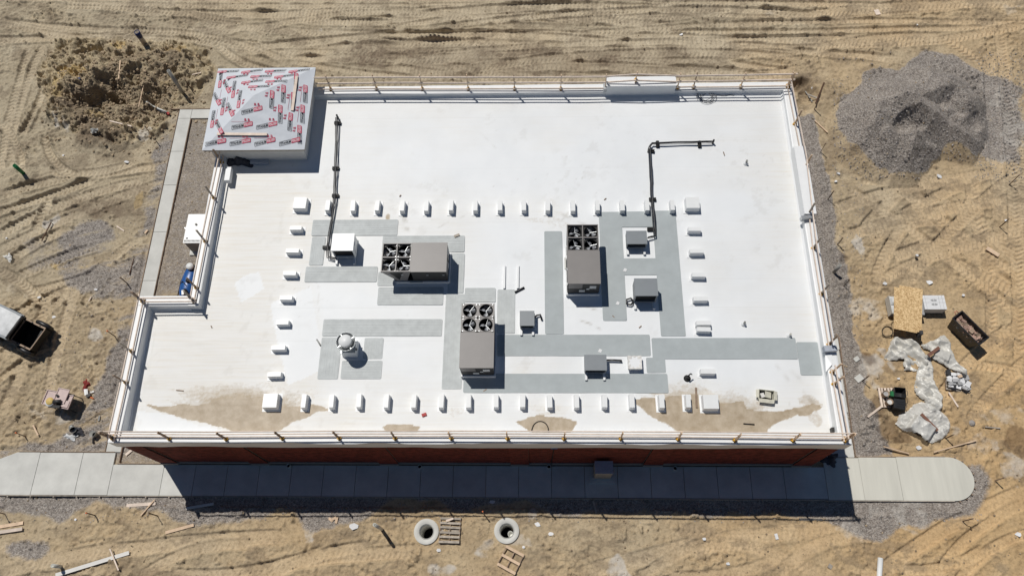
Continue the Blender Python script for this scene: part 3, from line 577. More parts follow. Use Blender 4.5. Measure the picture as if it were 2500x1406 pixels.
MUD = [([(338, 988), (401, 1004), (438, 1020), (481, 1028), (518, 1037), (562, 1051), (600, 1066), (660, 1066), (719, 1028), (786, 1004), (812, 999), (760, 990), (690, 995), (640, 972), (560, 972), (480, 988), (400, 992)], 1., 1), ([(930, 1038), (975, 1036), (1022, 1040), (1015, 1066), (948, 1066)], .9, .5), ([(1262, 1024), (1300, 1014), (1350, 1012), (1408, 1031), (1385, 1064), (1305, 1064), (1280, 1044)], .95, .5),
       ([(1535, 975), (1600, 974), (1684, 960), (1720, 968), (1762, 984), (1813, 982), (1822, 1000), (1900, 1003), (1948, 997), (1985, 985), (2012, 990), (1974, 1011), (1948, 1014), (1922, 1021), (1891, 1031), (1876, 1047), (1870, 1068), (1700, 1068), (1640, 1042), (1590, 1014)], 1., .7),
       ([(1945, 968), (1985, 962), (2015, 985), (1990, 998), (1950, 988)], .40, .3), ([(1965, 1010), (2000, 1003), (2018, 1030), (2004, 1046), (1985, 1032)], .36, .2), ([(1680, 1018), (1705, 1016), (1720, 1040), (1700, 1050)], .0, 0),
       ([(1250, 935), (1265, 915), (1310, 910), (1330, 925), (1300, 935), (1310, 955), (1260, 955)], .42, .1), ([(1085, 1000), (1120, 985), (1140, 1000), (1110, 1020)], .26, .1), ([(938, 528), (950, 522), (952, 545), (942, 560)], .7, 0), ([(1270, 535), (1330, 525), (1400, 545), (1380, 560), (1300, 545)], .26, .2)]
CREAM = [(540, 400), (700, 400), (760, 470), (760, 700), (800, 900), (760, 970), (640, 960), (340, 985), (380, 770), (500, 770)]
CLEAN = [[(572, 690), (600, 672), (632, 665), (645, 705), (590, 738)], [(335, 1000), (420, 1012), (470, 1030), (560, 1058), (330, 1060)], [(660, 740), (760, 700), (790, 900), (700, 940)]]
SMEAR = [(1070, 557, 1150, 522, .05, .5), (1420, 742, 1478, 766, .05, .8), (1408, 779, 1467, 802, .05, .7), (1340, 510, 1432, 552, .06, .5), (1345, 560, 1390, 520, .05, .35), (985, 530, 995, 565, .09, .5), (990, 525, 1000, 568, .05, .5), (935, 560, 946, 575, .04, .4), (768, 600, 776, 690, .02, .45), (776, 690, 780, 760, .02, .25), (1172, 328, 1212, 365, .03, .35), (745, 745, 800, 725, .03, .2),
         (385, 770, 340, 1040, .05, .15), (1925, 300, 2010, 860, .10, .14), (1895, 890, 1925, 930, .08, .3), (1930, 905, 1955, 925, .1, .3), (1960, 955, 1990, 985, .06, .5), (1240, 960, 1330, 945, .03, .3), (560, 660, 640, 660, .5, .0)]
ys = P(1250, 294, ZR).y; yl = sorted([y for y in [ys + 3.05 * k for k in range(-8, 4)] if 7.75 < y < 25.55] + [7.72, 25.61])
XL = lambda y: OX0 + .49 if y < OYN - .5 else OXN + .49
segs = []
for i in range(len(yl) - 1):
    a, c = yl[i], yl[i + 1]
    if a < OYN - .5 < c: segs += [(a, OYN - .5, OX0 + .49), (OYN - .5, c, OXN + .49)]
    else: segs.append((a, c, XL((a + c) / 2)))
for i, (a, c, xa) in enumerate(segs):
    xx = np.arange(xa, OX1 - .49, .075); yy = np.linspace(a, c + (.05 if c < 25.5 else 0), max(3, int((c - a) / .075))); gx, gy = np.meshgrid(xx, yy)
    zz = RS(gy) + .004 * (len(segs) - i) + .014 * fbm(gx, gy, 1.2, 3, 3) * sst(0, .2, gy - a) * sst(0, .2, c - gy)
    mud = np.zeros_like(gx); dust = np.clip(.42 * sst(0, -12, gx) + .7 * fbm(gx, gy * 2, 5, 4, 13) + .10 + .3 * sst(9, 12.6, gx) + .3 * sst(11, 8, gy), 0, 1); sp = np.zeros_like(gx)
    wx = gx + .32 * fbm(gx, gy, .9, 4, 15); wy = gy + .22 * fbm(gx, gy, .9, 4, 19)
    for poly, val, fe in MUD:
        if val <= 0: continue
        pw = [P(u, v, ZR)[:2] for u, v in poly]; wq = gx + .18 * fbm(gx, gy, .7, 4, 15), gy + .13 * fbm(gx, gy, .7, 4, 19)
        e = sum(inpoly(wq[0] + dx, wq[1] + dy, pw) * 1. for dx, dy in ((0, 0), (.07, 0), (-.07, 0), (0, .06), (0, -.06))) / 5
        f_ = sum(inpoly(wx + .3 * math.sin(k * 2.1), wy - .16 * k, pw) * 1. for k in range(1, 8)) / 7 if fe else 0
        mud = np.maximum(mud, np.maximum(e * val, f_ * .62 * val * fe)); dust = np.maximum(dust, .9 * f_)
    cr = sum(inpoly(wx + dx, wy + dy, [P(u, v, ZR)[:2] for u, v in CREAM]) * 1. for dx, dy in ((0, 0), (.5, 0), (-.5, 0), (0, .5), (0, -.5), (.25, .25), (-.25, -.25))) / 7
    dust = np.clip(dust + .45 * cr, 0, 1)
    for poly in CLEAN: dust *= 1 - .9 * inpoly(gx + .3 * (wx - gx), gy + .3 * (wy - gy), [P(u, v, ZR)[:2] for u, v in poly])
    for u0, v0, u1, v1, wd, val in SMEAR:
        A = np.array(P(u0, v0, ZR)[:2]); B = np.array(P(u1, v1, ZR)[:2]); L_ = np.hypot(*(B - A)); d = (B - A) / L_; s_ = (gx - A[0]) * d[0] + (gy - A[1]) * d[1]; t = -(gx - A[0]) * d[1] + (gy - A[1]) * d[0] + .12 * fbm(gx, gy, .6, 3, 23)
        sp = np.maximum(sp, val * np.exp(-(t / wd) ** 2) * sst(-.1, .1, s_) * sst(L_ + .1, L_ - .1, s_) * np.clip(.5 + 2. * vn(gx, gy, .25, 27), 0, 1))
    sp = np.maximum(sp, .42 * sst(.06, .0, gy - a) + .14 * np.clip(4 * fbm(gx, gy, .5, 4, 39, .7) - 1.0, 0, 1) * sst(-.1, .3, fbm(gx, gy, 2.5, 2, 43)) + .5 * sst(.45, .5, vn(gx, gy, .1, 29)) * sst(.0, .4, fbm(gx, gy, 3, 2, 37)))
    ny, nx = gx.shape; idx = np.arange(ny * nx).reshape(ny, nx); qd = np.stack([idx[:-1, :-1], idx[:-1, 1:], idx[1:, 1:], idx[1:, :-1]], -1).reshape(-1, 4)
    me = bpy.data.meshes.new('membrane_sheet'); me.from_pydata(np.stack([gx.ravel(), gy.ravel(), zz.ravel()], -1).tolist(), [], qd.tolist()); me.polygons.foreach_set('use_smooth', [True] * len(qd))
    at = me.attributes.new('soil', 'FLOAT_COLOR', 'POINT'); at.data.foreach_set('color', np.stack([mud.ravel(), dust.ravel(), sp.ravel(), np.ones(ny * nx)], -1).astype(np.float32).ravel())
    me.materials.append(MAT['membrane']); place('membrane_sheet', me, roof)
MB().b2(OX0 + .3, OX1 - .3, OY0 + .3, OYN - .5, ZR - .36, ZR - .30).build('deck', 'tpo', roof); MB().b2(OXN + .3, OX1 - .3, OYN - .5, OY1 - .3, ZR - .20, ZR - .10).build('deck', 'tpo', roof)
ZP = ZR + .046
def sloped(b):
    q = []
    for x, y, z in b.v: d = RS(y); k_ = (CAM_H - z - d) / (CAM_H - z); q.append((x * k_, y * k_, z + d))
    b.v = q; return b
PADS = [(762, 537, 972, 577, 1), (758, 579, 793, 649, 1), (745, 651, 922, 690, 1), (933, 576, 1135, 617, 1), (1094, 619, 1134, 717, 1), (1083, 718, 1132, 951, 1), (922, 701, 1083, 746, 1), (922, 664, 966, 699, 1), (1134, 703, 1211, 739, 1), (1213, 707, 1258, 815, 1),
        (1213, 817, 1588, 870, 0), (1591, 825, 1945, 878, 0), (1948, 835, 2002, 917, 0), (1329, 565, 1375, 817, 0), (1466, 518, 1524, 784, 0), (1513, 517, 1600, 556, 0), (1602, 515, 1662, 822, 0), (1519, 631, 1604, 673, 0), (1577, 873, 1625, 911, 0), (1131, 912, 1631, 960, 0),
        (788, 779, 1080, 822, 1), (780, 824, 831, 927, 1), (888, 825, 936, 877, 1), (833, 880, 933, 926, 1)]
for k, (u0, v0, u1, v1, old) in enumerate(PADS):
    um = (u0 + u1) / 2; vm = (v0 + v1) / 2; x0, x1 = P(u0, vm, ZR).x, P(u1, vm, ZR).x; y1, y0 = P(um, v0, ZR).y, P(um, v1, ZR).y; x0 += .012; y0 += .012; x1 -= .012; y1 -= .012; r_ = .06; pl = []
    for cx_, cy_, a0 in ((x1 - r_, y1 - r_, 0), (x0 + r_, y1 - r_, 90), (x0 + r_, y0 + r_, 180), (x1 - r_, y0 + r_, 270)):
        pl += [(cx_ + r_ * math.cos(math.radians(a0 + t)), cy_ + r_ * math.sin(math.radians(a0 + t))) for t in (0, 45, 90)]
    o = sloped(MB().prism(pl, ZR + .008, ZP + .0018 * (k % 4))).build('walkway_pad', 'pad_old' if old else 'pad_new', roof)
    if old:
        b = MB(); n = 7; hz = (x1 - x0) > (y1 - y0); z = ZP + .0018 * (k % 4)
        for i in range(n):
            t = (i + .6 + rng.uniform(-.2, .2)) / n
            if hz: b.b2(x0 + .08, x1 - .08, y0 + t * (y1 - y0) - .012, y0 + t * (y1 - y0) + .012, z - .003, z + .006)
            else: b.b2(x0 + t * (x1 - x0) - .012, x0 + t * (x1 - x0) + .012, y0 + .08, y1 - .08, z - .003, z + .006)
        o2 = sloped(b).build('pad_ribs', 'pad_old', roof)

# entry tower: a low hip roof in printed underlayment above the parapets
tower = thing('tower_roof', None, None, (0, 0, 0)); tower.parent = bld; TX0, TX1, TY0, TY1, ZE, ZK = -16.52, -11.45, 21.60, 26.58, 6.33, 7.35
tower.location = Vector(((TX0 + TX1) / 2, (TY0 + TY1) / 2, ZE)) - bld.location
tw = tower.location + bld.location
MB().b2(TX0 + .22, TX1 - .2, TY0 + .2, TY1 - .2, ZR - .02, ZE - .17).build('tower_wall', 'tpo_dusty', tower)
MB().b2(TX0, TX1, TY0, TY1, ZE - .17, ZE - .01).build('fascia', 'wood_grey', tower)
MB().b2(TX0 - .02, TX1 + .02, TY0 - .02, TY1 + .02, ZE - .03, ZE - .004).build('drip_edge', 'galv', tower)
ctr = Vector(((TX0 + TX1) / 2, (TY0 + TY1) / 2, ZK)); cor = [Vector((TX0 - .03, TY0 - .03, ZE)), Vector((TX1 + .03, TY0 - .03, ZE)), Vector((TX1 + .03, TY1 + .03, ZE)), Vector((TX0 - .03, TY1 + .03, ZE))]
def font_mesh(txt, name, mt, off=.012):
    cu = bpy.data.curves.new(name, 'FONT'); cu.body = txt; cu.size = 1; cu.offset = off; cu.align_x = 'LEFT'; ob = bpy.data.objects.new(name, cu); COL.objects.link(ob)
    dg = bpy.context.evaluated_depsgraph_get(); me = bpy.data.meshes.new_from_object(ob.evaluated_get(dg)); bpy.data.objects.remove(ob); me.materials.clear(); me.materials.append(MAT[mt])
    c = np.zeros(len(me.vertices) * 3); me.vertices.foreach_get('co', c); c = c.reshape(-1, 3); return me, c
def fit(me, c, x0, x1, y0, y1, z, shear=.18):
    c = c.copy(); a = c.min(0); e = c.max(0); q = (c - a) / np.maximum(e - a, 1e-6); c[:, 1] = y0 + q[:, 1] * (y1 - y0); c[:, 0] = x0 + q[:, 0] * (x1 - x0) + shear * (c[:, 1] - (y0 + y1) / 2); c[:, 2] = z
    me.vertices.foreach_set('co', c.astype(np.float32).ravel()); me.update(); return me
def rrect(x0, x1, y0, y1, r, sh=.18):
    pl = []
    for cx_, cy_, a0 in ((x1 - r, y1 - r, 0), (x0 + r, y1 - r, 90), (x0 + r, y0 + r, 180), (x1 - r, y0 + r, 270)): pl += [(cx_ + r * math.cos(math.radians(a0 + t)), cy_ + r * math.sin(math.radians(a0 + t))) for t in (0, 45, 90)]
    return [(x + sh * (y - (y0 + y1) / 2), y) for x, y in pl]
LW, LH = 1.08, .21
mA = fit(*font_mesh('TITANIUM', 'print_black_word', 'print_black', .02), -.50, .055, -.062, .062, .0035)
mB = fit(*font_mesh('PSU30', 'print_white_word', 'print_white', .012), .10, .49, -.062, .062, .0055)
fr = MB(); o_ = rrect(-.54, .075, -.105, .105, .03); i_ = rrect(-.525, .075, -.09, .09, .025); n_ = len(o_); fr.add([(*p, .003) for p in o_] + [(*p, .003) for p in i_], [(k, (k + 1) % n_, n_ + (k + 1) % n_, n_ + k) for k in range(n_)])
mF = fr.mesh('print_outline', 'print_black'); mR = MB().prism(rrect(.08, .53, -.105, .105, .03), .001, .0035).mesh('print_red_box', 'print_red')
sm = MB()
for k in range(2):
    for j in range(3): sm.b2(-.15 + k * .17, -.03 + k * .17 - .02 * j, -.06 + j * .045, -.032 + j * .045, .001, .0035)
mS = sm.mesh('print_small_mark', 'print_red'); mL = MB().b2(-.5, .5, -.008, .008, .001, .003).mesh('print_fine_line', 'print_pink')
for k in range(4):
    A, B = cor[k], cor[(k + 1) % 4]; x = (B - A).normalized(); nrm = (B - A).cross(ctr - A).normalized(); y = nrm.cross(x)
    b = MB(); n = 22                                                     # each side of the hip, its membrane a little creased
    vs = []; row = []
    for j in range(n + 1):
        a_ = A.lerp(ctr, j / n); c_ = B.lerp(ctr, j / n); m_ = max(1, n - j); r_ = []
        for i in range(m_ + 1):
            p = a_.lerp(c_, i / m_) if j < n else ctr.copy()
            e = .022 * float(fbm(np.array([p.x * 1.3 + p.y]), np.array([p.y * 2 - p.x]), .5, 3, 44 + k)[0]) - .006 if 0 < i < m_ and j > 0 else 0
            r_.append(len(vs)); vs.append(p + nrm * e)
            if j == n: break
        row.append(r_)
    fs = []
    for j in range(n):
        a_, c_ = row[j], row[j + 1]
        for i in range(len(a_) - 1):
            fs.append((a_[i], a_[i + 1], c_[min(i, len(c_) - 1)]))
            if i + 1 < len(c_): fs.append((a_[i + 1], c_[i + 1], c_[i]))
    b.add(vs, fs); face = b.build('underlayment_sheet', 'underlayment', tower, smooth=True)
    Ls = (B - A).length; Ht = (ctr - (A + B) / 2).length
    M0 = Matrix((x, y, nrm)).transposed()
    rowsp = [(.42, 0), (1.22, 0), (1.98, .0)]
    tilt = math.radians((12, 4, 3, 12)[k]); li = 0
    for t_, of in (((.40, .69), (1.22, .78), (1.98, 2.5)) if k == 0 else ((.33, .8), (.86, 1.42), (1.38, 1.75), (1.88, 2.5))):
        s_ = of
        while s_ < Ls - .3:
            lo = t_ * (Ls / 2) / Ht + .30; ok = lo < s_ < Ls - lo
            pos = A + x * s_ + y * t_ + nrm * .012
            if ok:
                li += 1; tilt = math.radians(((12, 12), (4, 6), (3, 14), (32, 2))[k][li % 2] + rng.uniform(-2, 2))
                pm = bpy.data.objects.new('printed_mark', None); COL.objects.link(pm); pm.parent = tower; pm.location = pos - tw; pm.rotation_euler = (M0 @ Matrix.Rotation(tilt, 3, 'Z')).to_euler()
                bpy.data.objects.remove(pm)
                R = (M0 @ Matrix.Rotation(tilt, 3, 'Z')).to_euler()
                for nm, me in (('printed_outline', mF), ('printed_box', mR), ('printed_word', mA), ('printed_word', mB)):
                    o = place(nm, me, tower, pos - tw); o.rotation_euler = R
            lo2 = (t_ + .3) * (Ls / 2) / Ht + .1; s2 = s_ + .25
            if lo2 < s2 < Ls - lo2:
                o = place('printed_mark', mS, tower, A + x * s2 + y * (t_ + .29) + nrm * .012 - tw); o.rotation_euler = (M0 @ Matrix.Rotation(-.05, 3, 'Z')).to_euler()
                if lo2 + .45 < s2 - .2 < Ls - lo2 - .45:
                    o = place('printed_line', mL, tower, A + x * (s2 - .3) + y * (t_ + .2) + nrm * .012 - tw); o.rotation_euler = M0.to_euler()
            s_ += 1.235
def pitched(u, v):   # a point on the hip roof
    p = P(u, v, ZE + .3)
    for _ in range(6):
        d = max(abs(p.x - ctr.x) / (TX1 - TX0), abs(p.y - ctr.y) / (TY1 - TY0)) * 2; p = P(u, v, ZK + (ZE - ZK) * min(d, 1))
    return p
for nm, (u0, v0), (u1, v1), lb in (('loose_board', (531, 329), (653, 330), 'pale board lying along the south slope of the printed tower roof'), ('loose_board', (725, 188), (714, 272), 'pale board lying up the east slope of the printed tower roof')):
    a, c = pitched(u0, v0), pitched(u1, v1); a.z += .05; c.z += .05; single(nm, MB().beam(a, c, .14, .04), 'wood_rail', lb, 'board', 'boards on the tower roof')

# ------------------------------------------------------------------ guard rails: posts in clamps, three rails
POST_M = MB().b2(-.02, .02, -.045, .045, -.05, 1.17)
post_me = [POST_M.mesh('post', mt) for mt in ('wood_new', 'wood_old', 'wood_grey')]
cl = MB().b2(-.05, .05, -.075, .075, 0, .13); cl.b2(-.085, .085, -.03, .03, .02, .09); cl.b2(-.03, .03, -.11, .11, -.01, .03); cl.tube([(-.11, 0, .06), (.11, 0, .06)], .018, 6)
clamp_me = cl.mesh('clamp', 'clamp_yellow')
def guard(label, pts, inn, ends=None, woods=(0,), rails=(1.06, .60, .13), zs=None, rz=0., rext=(0, 0)):
    base = P(*pts[0], ZT); g = thing('guard_rail', label, 'guard rail', (base.x, base.y, ZT), group='temporary wooden guard rails on the parapets')
    wp = []
    for i, q in enumerate(pts):
        zo = (zs or {}).get(i, 0); p = P(*q, ZT + zo + .05); p.z = ZT + .16 * (zo > 0); wp.append(p)
        o = place('post', post_me[woods[i % len(woods)]], g, p - g.location, rz + rng.uniform(-.05, .05)); o.rotation_euler.x = rng.uniform(-.015, .015); o.rotation_euler.y = rng.uniform(-.015, .015)
        place('clamp', clamp_me, o, (0, 0, (zs or {}).get(i, 0)))
    inn = Vector((*inn, 0)); d = (wp[-1] - wp[0]).normalized()
    for h in rails:
        i = 0
        while i < len(wp) - 1:
            j = min(i + 2, len(wp) - 1)
            if zs: j = i + 1
            e0 = wp[i] - d * (.12 if i else .12 + rext[0]); e1 = wp[j] + d * (.10 if j < len(wp) - 1 else .12 + rext[1])
            sg = Vector((0, 0, h + rng.uniform(-.02, .02))); ofs = inn * (.065 + (.006 if (i // 2) % 2 else 0))
            MB().beam(e0 + ofs + sg, e1 + ofs + sg + Vector((0, 0, rng.uniform(-.015, .015))), .038, .089).build('rail', 'wood_rail', g)
            i = j
    return g
E2 = [(1940.6, 303), (1964, 410), (1972, 525), (1986, 605), (2005, 717), (2024, 840)]
guard('wooden guard rail along the rear parapet behind the roof', [(807, 218), (919, 217), (1031, 217), (1143, 217), (1256, 217), (1369, 217), (1477, 216), (1551, 200), (1654, 214), (1693, 213), (1808, 212), (1922, 210)], (0, -1), woods=(0, 0, 0, 0, 1), zs={7: .50}, rext=(.5, .1))
guard('long wooden guard rail along the east parapet', [(1925, 213)] + E2, (-1, 0), woods=(0, 0, 0, 2, 2, 2, 1), rz=math.pi / 2, rails=(.68, .13))
guard('short wooden guard rail at the south end of the east parapet', [(2032, 908), (2036, 937), (2062, 1072)], (-1, 0), woods=(0,), rz=math.pi / 2, rails=(.66, .13))
guard('wooden guard rail along the front parapet above the brick wall', [(275, 1070), (413, 1070), (552, 1071), (689, 1069), (828, 1069), (964.5, 1069), (1101.6, 1069), (1239, 1070), (1376.5, 1070), (1515, 1070), (1655, 1071), (1794, 1074), (1935.6, 1074), (2063.6, 1075)], (0, 1), woods=(1, 1, 1, 1, 1, 1, 0, 0, 0, 0, 0, 0, 0, 0))
guard('wooden guard rail along the lower west parapet', [(348, 736), (321, 857), (307, 933), (277, 1066)], (1, 0), woods=(1, 2), rz=math.pi / 2, rext=(.05, .1), rails=(.58, .12))
guard('short wooden guard rail across the roof notch', [(350, 736), (472, 735)], (0, -1), woods=(1, 2), rext=(-.1, .1), rails=(.62, .15))
guard('wooden guard rail along the west parapet beside the white generator', [(541, 396), (522, 483), (501, 589), (479, 702), (473, 733)], (1, 0), woods=(1, 2, 2, 1, 2), rz=math.pi / 2, rext=(.5, .05), rails=(.58, .12))

# ------------------------------------------------------------------ white curbs on the roof
def curb(label, x, y, sx, sy, h, group):
    t = thing('roof_curb', label, 'roof curb', (x + rng.uniform(-.02, .02), y + rng.uniform(-.02, .02), ZR), rng.uniform(-.03, .03), group=group); b = MB(); sx *= rng.uniform(.95, 1.05); sy *= rng.uniform(.96, 1.04); h *= rng.uniform(.94, 1.04)
    k = .03; vs = [(-sx / 2 - k, -sy / 2 - k, 0), (sx / 2 + k, -sy / 2 - k, 0), (sx / 2 + k, sy / 2 + k, 0), (-sx / 2 - k, sy / 2 + k, 0), (-sx / 2, -sy / 2, h), (sx / 2, -sy / 2, h), (sx / 2, sy / 2, h), (-sx / 2, sy / 2, h)]
    b.add(vs, [(0, 1, 5, 4), (1, 2, 6, 5), (2, 3, 7, 6), (3, 0, 4, 7), (4, 5, 6, 7)]).build('upstand', 'tpo', t, world=False)
    MB().b2(-sx / 2 - .11, sx / 2 + .11, -sy / 2 - .11, sy / 2 + .11, .02, .034).build('flashing', 'tpo', t, world=False)
    MB().b2(-sx / 2 - .008, sx / 2 + .008, -sy / 2 - .008, sy / 2 + .008, h - .06, h + .008).build('cap', 'white_paint', t, world=False)
def cp(u, v, h): return P(u, v, ZR + h)
G1 = 'white curbs in a rectangle on the roof'
rear = [801] + [834 + x / 2.9916 for x in (82, 262, 441, 620, 800, 978, 1155, 1333, 1510, 1692, 1870, 2053, 2235, 2418)]
for i, u in enumerate(rear): p = cp(u, 501, .39); curb(f'{ORD[i]} small white curb from the left in the rear row', p.x, p.y, .19, .56, .39, G1)
front = [741, 809] + [834 + x / 2.9916 for x in (122, 325, 525, 725, 925, 1125, 1325, 1520, 1720, 1920, 2125, 2335)] + [1680]
for i, u in enumerate(front): p = cp(u, 978, .42); curb(f'{ORD[i]} small white curb from the left in the front row', p.x, p.y, .19, .58, .42, G1)
for i, (u, v) in enumerate([(722, 556), (714.6, 612), (706, 668), (698, 726), (688.6, 786), (680, 849), (670, 913)]): p = cp(u, v, .36); curb(f'{ORD[i]} small white curb from the rear in the left column', p.x, p.y, .58, .19, .36, G1)
for i, (u, v) in enumerate([(1696.4, 558), (1700.8, 614), (1706.5, 671), (1711.5, 729), (1718, 788), (1719, 803), (1729, 905)]): p = cp(u, v, .36); curb(f'{ORD[i]} small white curb from the rear in the right column', p.x, p.y, .60, .19, .36 if i != 4 else .34, G1)
for u, v, h, lb in ((732, 495, .40, 'large square white curb at the rear left corner of the curb rectangle'), (1691, 494, .40, 'large square white curb at the rear right corner of the curb rectangle'), (658, 978, .40, 'large square white curb at the front left corner of the curb rectangle'), (1735, 980, .40, 'large square white curb at the front right corner of the curb rectangle')):
    p = cp(u, v, h); curb(lb, p.x, p.y, .62, .60, h, 'large corner curbs on the roof')
for u, lb in ((1232, 'left one of two long white sleepers lying on the roof'), (1265, 'right one of two long white sleepers lying on the roof')):
    a, c = P(u, 648, ZR + .1), P(u - 1, 704, ZR + .1); a.z = c.z = ZR + .075; single('roof_sleeper', MB().beam(a, c, .09, .10), 'tpo', lb, 'sleeper', 'white sleepers on the roof')

# ------------------------------------------------------------------ packaged rooftop units with four fans
def fan_parts(t, cx_, cy_, zt, r=.29, rot=0.):
    f = bpy.data.objects.new('fan', None); COL.objects.link(f); f.parent = t; f.location = (cx_, cy_, zt)
    MB().lathe([(r + .018, .012), (r + .018, -.04), (r, -.36), (r - .012, -.36), (r - .004, -.04), (r - .004, .012)], n=28, closed=True).build('orifice_ring', 'black', f, True, False)
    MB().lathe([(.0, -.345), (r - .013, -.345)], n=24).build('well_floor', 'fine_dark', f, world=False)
    MB().lathe([(.055, -.19), (.06, -.13), (.045, -.085), (.0, -.08)], n=14).build('hub', 'galv', f, True, False)
    for k in range(3):
        a = rot + k * 2 * math.pi / 3; b = MB(); vs = []
        for i in range(6):
            q = i / 5; rr = .05 + q * (r - .085); w_ = .10 + .22 * math.sin(q * 2.2) * .9
            for j in range(5):
                e = (j / 4 - .5); an = a + e * w_ / max(rr, .12) * .9 * .62; vs.append((rr * math.cos(an), rr * math.sin(an), -.15 + .22 * e * (.35 + q * .4) * .55 + .015 * math.cos(e * 6)))
        b.add(vs, [(i * 5 + j, i * 5 + j + 1, (i + 1) * 5 + j + 1, (i + 1) * 5 + j) for i in range(5) for j in range(4)]).build('blade', 'blade', f, True, False)
    for k in range(3):
        a = rot + .55 + k * 2 * math.pi / 3; MB().beam((0, 0, -.07), (r * math.cos(a), r * math.sin(a), -.03), .012, .012).build('strut', 'galv', f, world=False)
def plate_hole(b, x0, x1, y0, y1, cx_, cy_, r, z, n=28):
    o = len(b.v); inner = [(cx_ + r * math.cos(2 * math.pi * k / n), cy_ + r * math.sin(2 * math.pi * k / n), z) for k in range(n)]; outer = []
    for k in range(n):
        c_, s_ = math.cos(2 * math.pi * k / n), math.sin(2 * math.pi * k / n); m_ = 1 / max(abs(c_) / ((x1 - x0) / 2), abs(s_) / ((y1 - y0) / 2)); outer.append(((x0 + x1) / 2 + c_ * m_, (y0 + y1) / 2 + s_ * m_, z))
    b.add(inner + outer, [(k, n + k, n + (k + 1) % n, (k + 1) % n) for k in range(n)])
def rtu(label, x, y, rz, style, H_=1.36, L_=3.0, W_=1.46, seed=0):
    t = thing('rooftop_unit', label, 'rooftop unit', (x, y, ZR), rz, 'packaged rooftop units'); r_ = random.Random(seed)
    hl, hw = L_ / 2, W_ / 2; fx = -hl + 1.36; zb = .34                        # fan end at -x
    MB().b2(-hl + .55, hl + .06, -hw - .04, hw + .05, 0, .26).build('roof_curb', 'tpo', t, world=False)
    MB().b2(-hl + .5, hl - .0, -hw + .02, hw - .02, .26, zb).build('base_rail', 'unit_dark', t, world=False)
    MB().b2(fx + .02, hl, -hw, hw, zb, H_ - .03).build('cabinet', 'unit_dark' if style == 'a' else 'unit_dark', t, world=False)
    b = MB()                                                                # condenser section: coils lean in towards the bottom
    vs = [(-hl, -hw, H_ - .05), (fx, -hw, H_ - .05), (fx, hw, H_ - .05), (-hl, hw, H_ - .05), (-hl + .62, -hw, zb), (fx - .28, -hw, zb), (fx - .28, hw, zb), (-hl + .62, hw, zb)]
    b.add(vs, [(7, 6, 5, 4), (0, 4, 5, 1), (3, 2, 6, 7), (0, 3, 7, 4), (1, 5, 6, 2)]).build('condenser_section', 'unit_brown', t, world=False)
    b = MB(); b.add([(-hl + .35, -hw - .004, H_ - .1), (fx - .35, -hw - .004, H_ - .1), (fx - .62, -hw - .004, zb + .12), (-hl + .75, -hw - .004, zb + .12)], [(0, 1, 2, 3)][::1]); b.f = [f[::-1] for f in b.f]; b.build('coil_opening', 'black', t, world=False)
    MB().b2(fx + .012, hl + .02, -hw - .02, hw + .02, H_ - .06, H_).build('top_panel', 'unit_brown', t, world=False)
    hx = (fx - -hl) / 2; hy = W_ / 2; deck = MB(); zt = H_ - (.10 if style != 'b' else .002); k = 0
    for i in range(2):
        for j in range(2):
            x0, x1 = -hl + i * hx, -hl + (i + 1) * hx; y0, y1 = -hw + j * hy, -hw + (j + 1) * hy
            plate_hole(deck, x0, x1, y0, y1, (x0 + x1) / 2, (y0 + y1) / 2, .292, zt); fan_parts(t, (x0 + x1) / 2, (y0 + y1) / 2, zt, .292, r_.uniform(0, 2)); k += 1
            for sx in (-1, 1):
                for sy in (-1, 1): MB().lathe([(.022, 0), (.022, .012), (0, .012)], ((x0 + x1) / 2 + sx * .285, (y0 + y1) / 2 + sy * .29, zt), 8).build('bolt', 'galv', t, world=False)
    deck.build('fan_deck', 'unit_brown' if style == 'b' else 'black', t, world=False)
    if style != 'b':
        for xx in (-hl + .02, -hl + hx, fx - .012): MB().b2(xx - .022, xx + .022, -hw, hw, H_ - .14, H_ + .002).build('frame_bar', 'unit_brown', t, world=False)
        for yy in (-hw + .02, 0, hw - .02): MB().b2(-hl - .004, fx + .006, yy - .022, yy + .022, H_ - .135, H_ + .0045).build('frame_bar', 'unit_brown', t, world=False)
    else:
        MB().b2(-hl - .01, fx, -hw - .01, -hw + .012, H_ - .07, H_ + .004).build('deck_edge', 'unit_brown', t, world=False); MB().b2(-hl - .01, fx, hw - .012, hw + .01, H_ - .07, H_ + .004).build('deck_edge', 'unit_brown', t, world=False); MB().b2(-hl + hx - .008, -hl + hx + .008, -hw, hw, H_ - .01, H_ + .006).build('deck_edge', 'unit_dark', t, world=False)
    # service panels: the long side shows on one unit, the end on the other two
    for k in range(2):
        MB().b2(fx + .1 + k * .78, fx + .82 + k * .74, -hw - .012, -hw, zb + .1, H_ - .12).build('service_panel', 'unit_dark', t, world=False)
        MB().box((fx + .75 + k * .75, -hw - .022, 1.0), (.1, .02, .05)).build('handle', 'galv', t, world=False)
    MB().b2(hl, hl + .014, -hw + .04, -.06, zb + .48, H_ - .1).build('service_panel', 'unit_brown', t, world=False); MB().b2(hl, hl + .012, .02, hw - .04, zb + .06, H_ - .1).build('service_panel', 'unit_dark', t, world=False); MB().b2(hl, hl + .013, -hw + .04, -.05, zb + .04, zb + .44).build('service_panel', 'unit_dark', t, world=False)
    for (yy, zz, sx, sz) in ((.42, .98, .3, .3), (-.06, .56, .26, .2), (.2, .78, .14, .12)): MB().box((hl + .017, yy, zz), (.006, sx, sz)).build('label_plate', 'dirty_white', t, world=False)
    for k, xx in enumerate((fx - 1.0, fx - .42)): MB().box((xx, -hw - .008, 1.02), (.10, .014, .04)).build('label_plate', 'dirty_white', t, world=False)
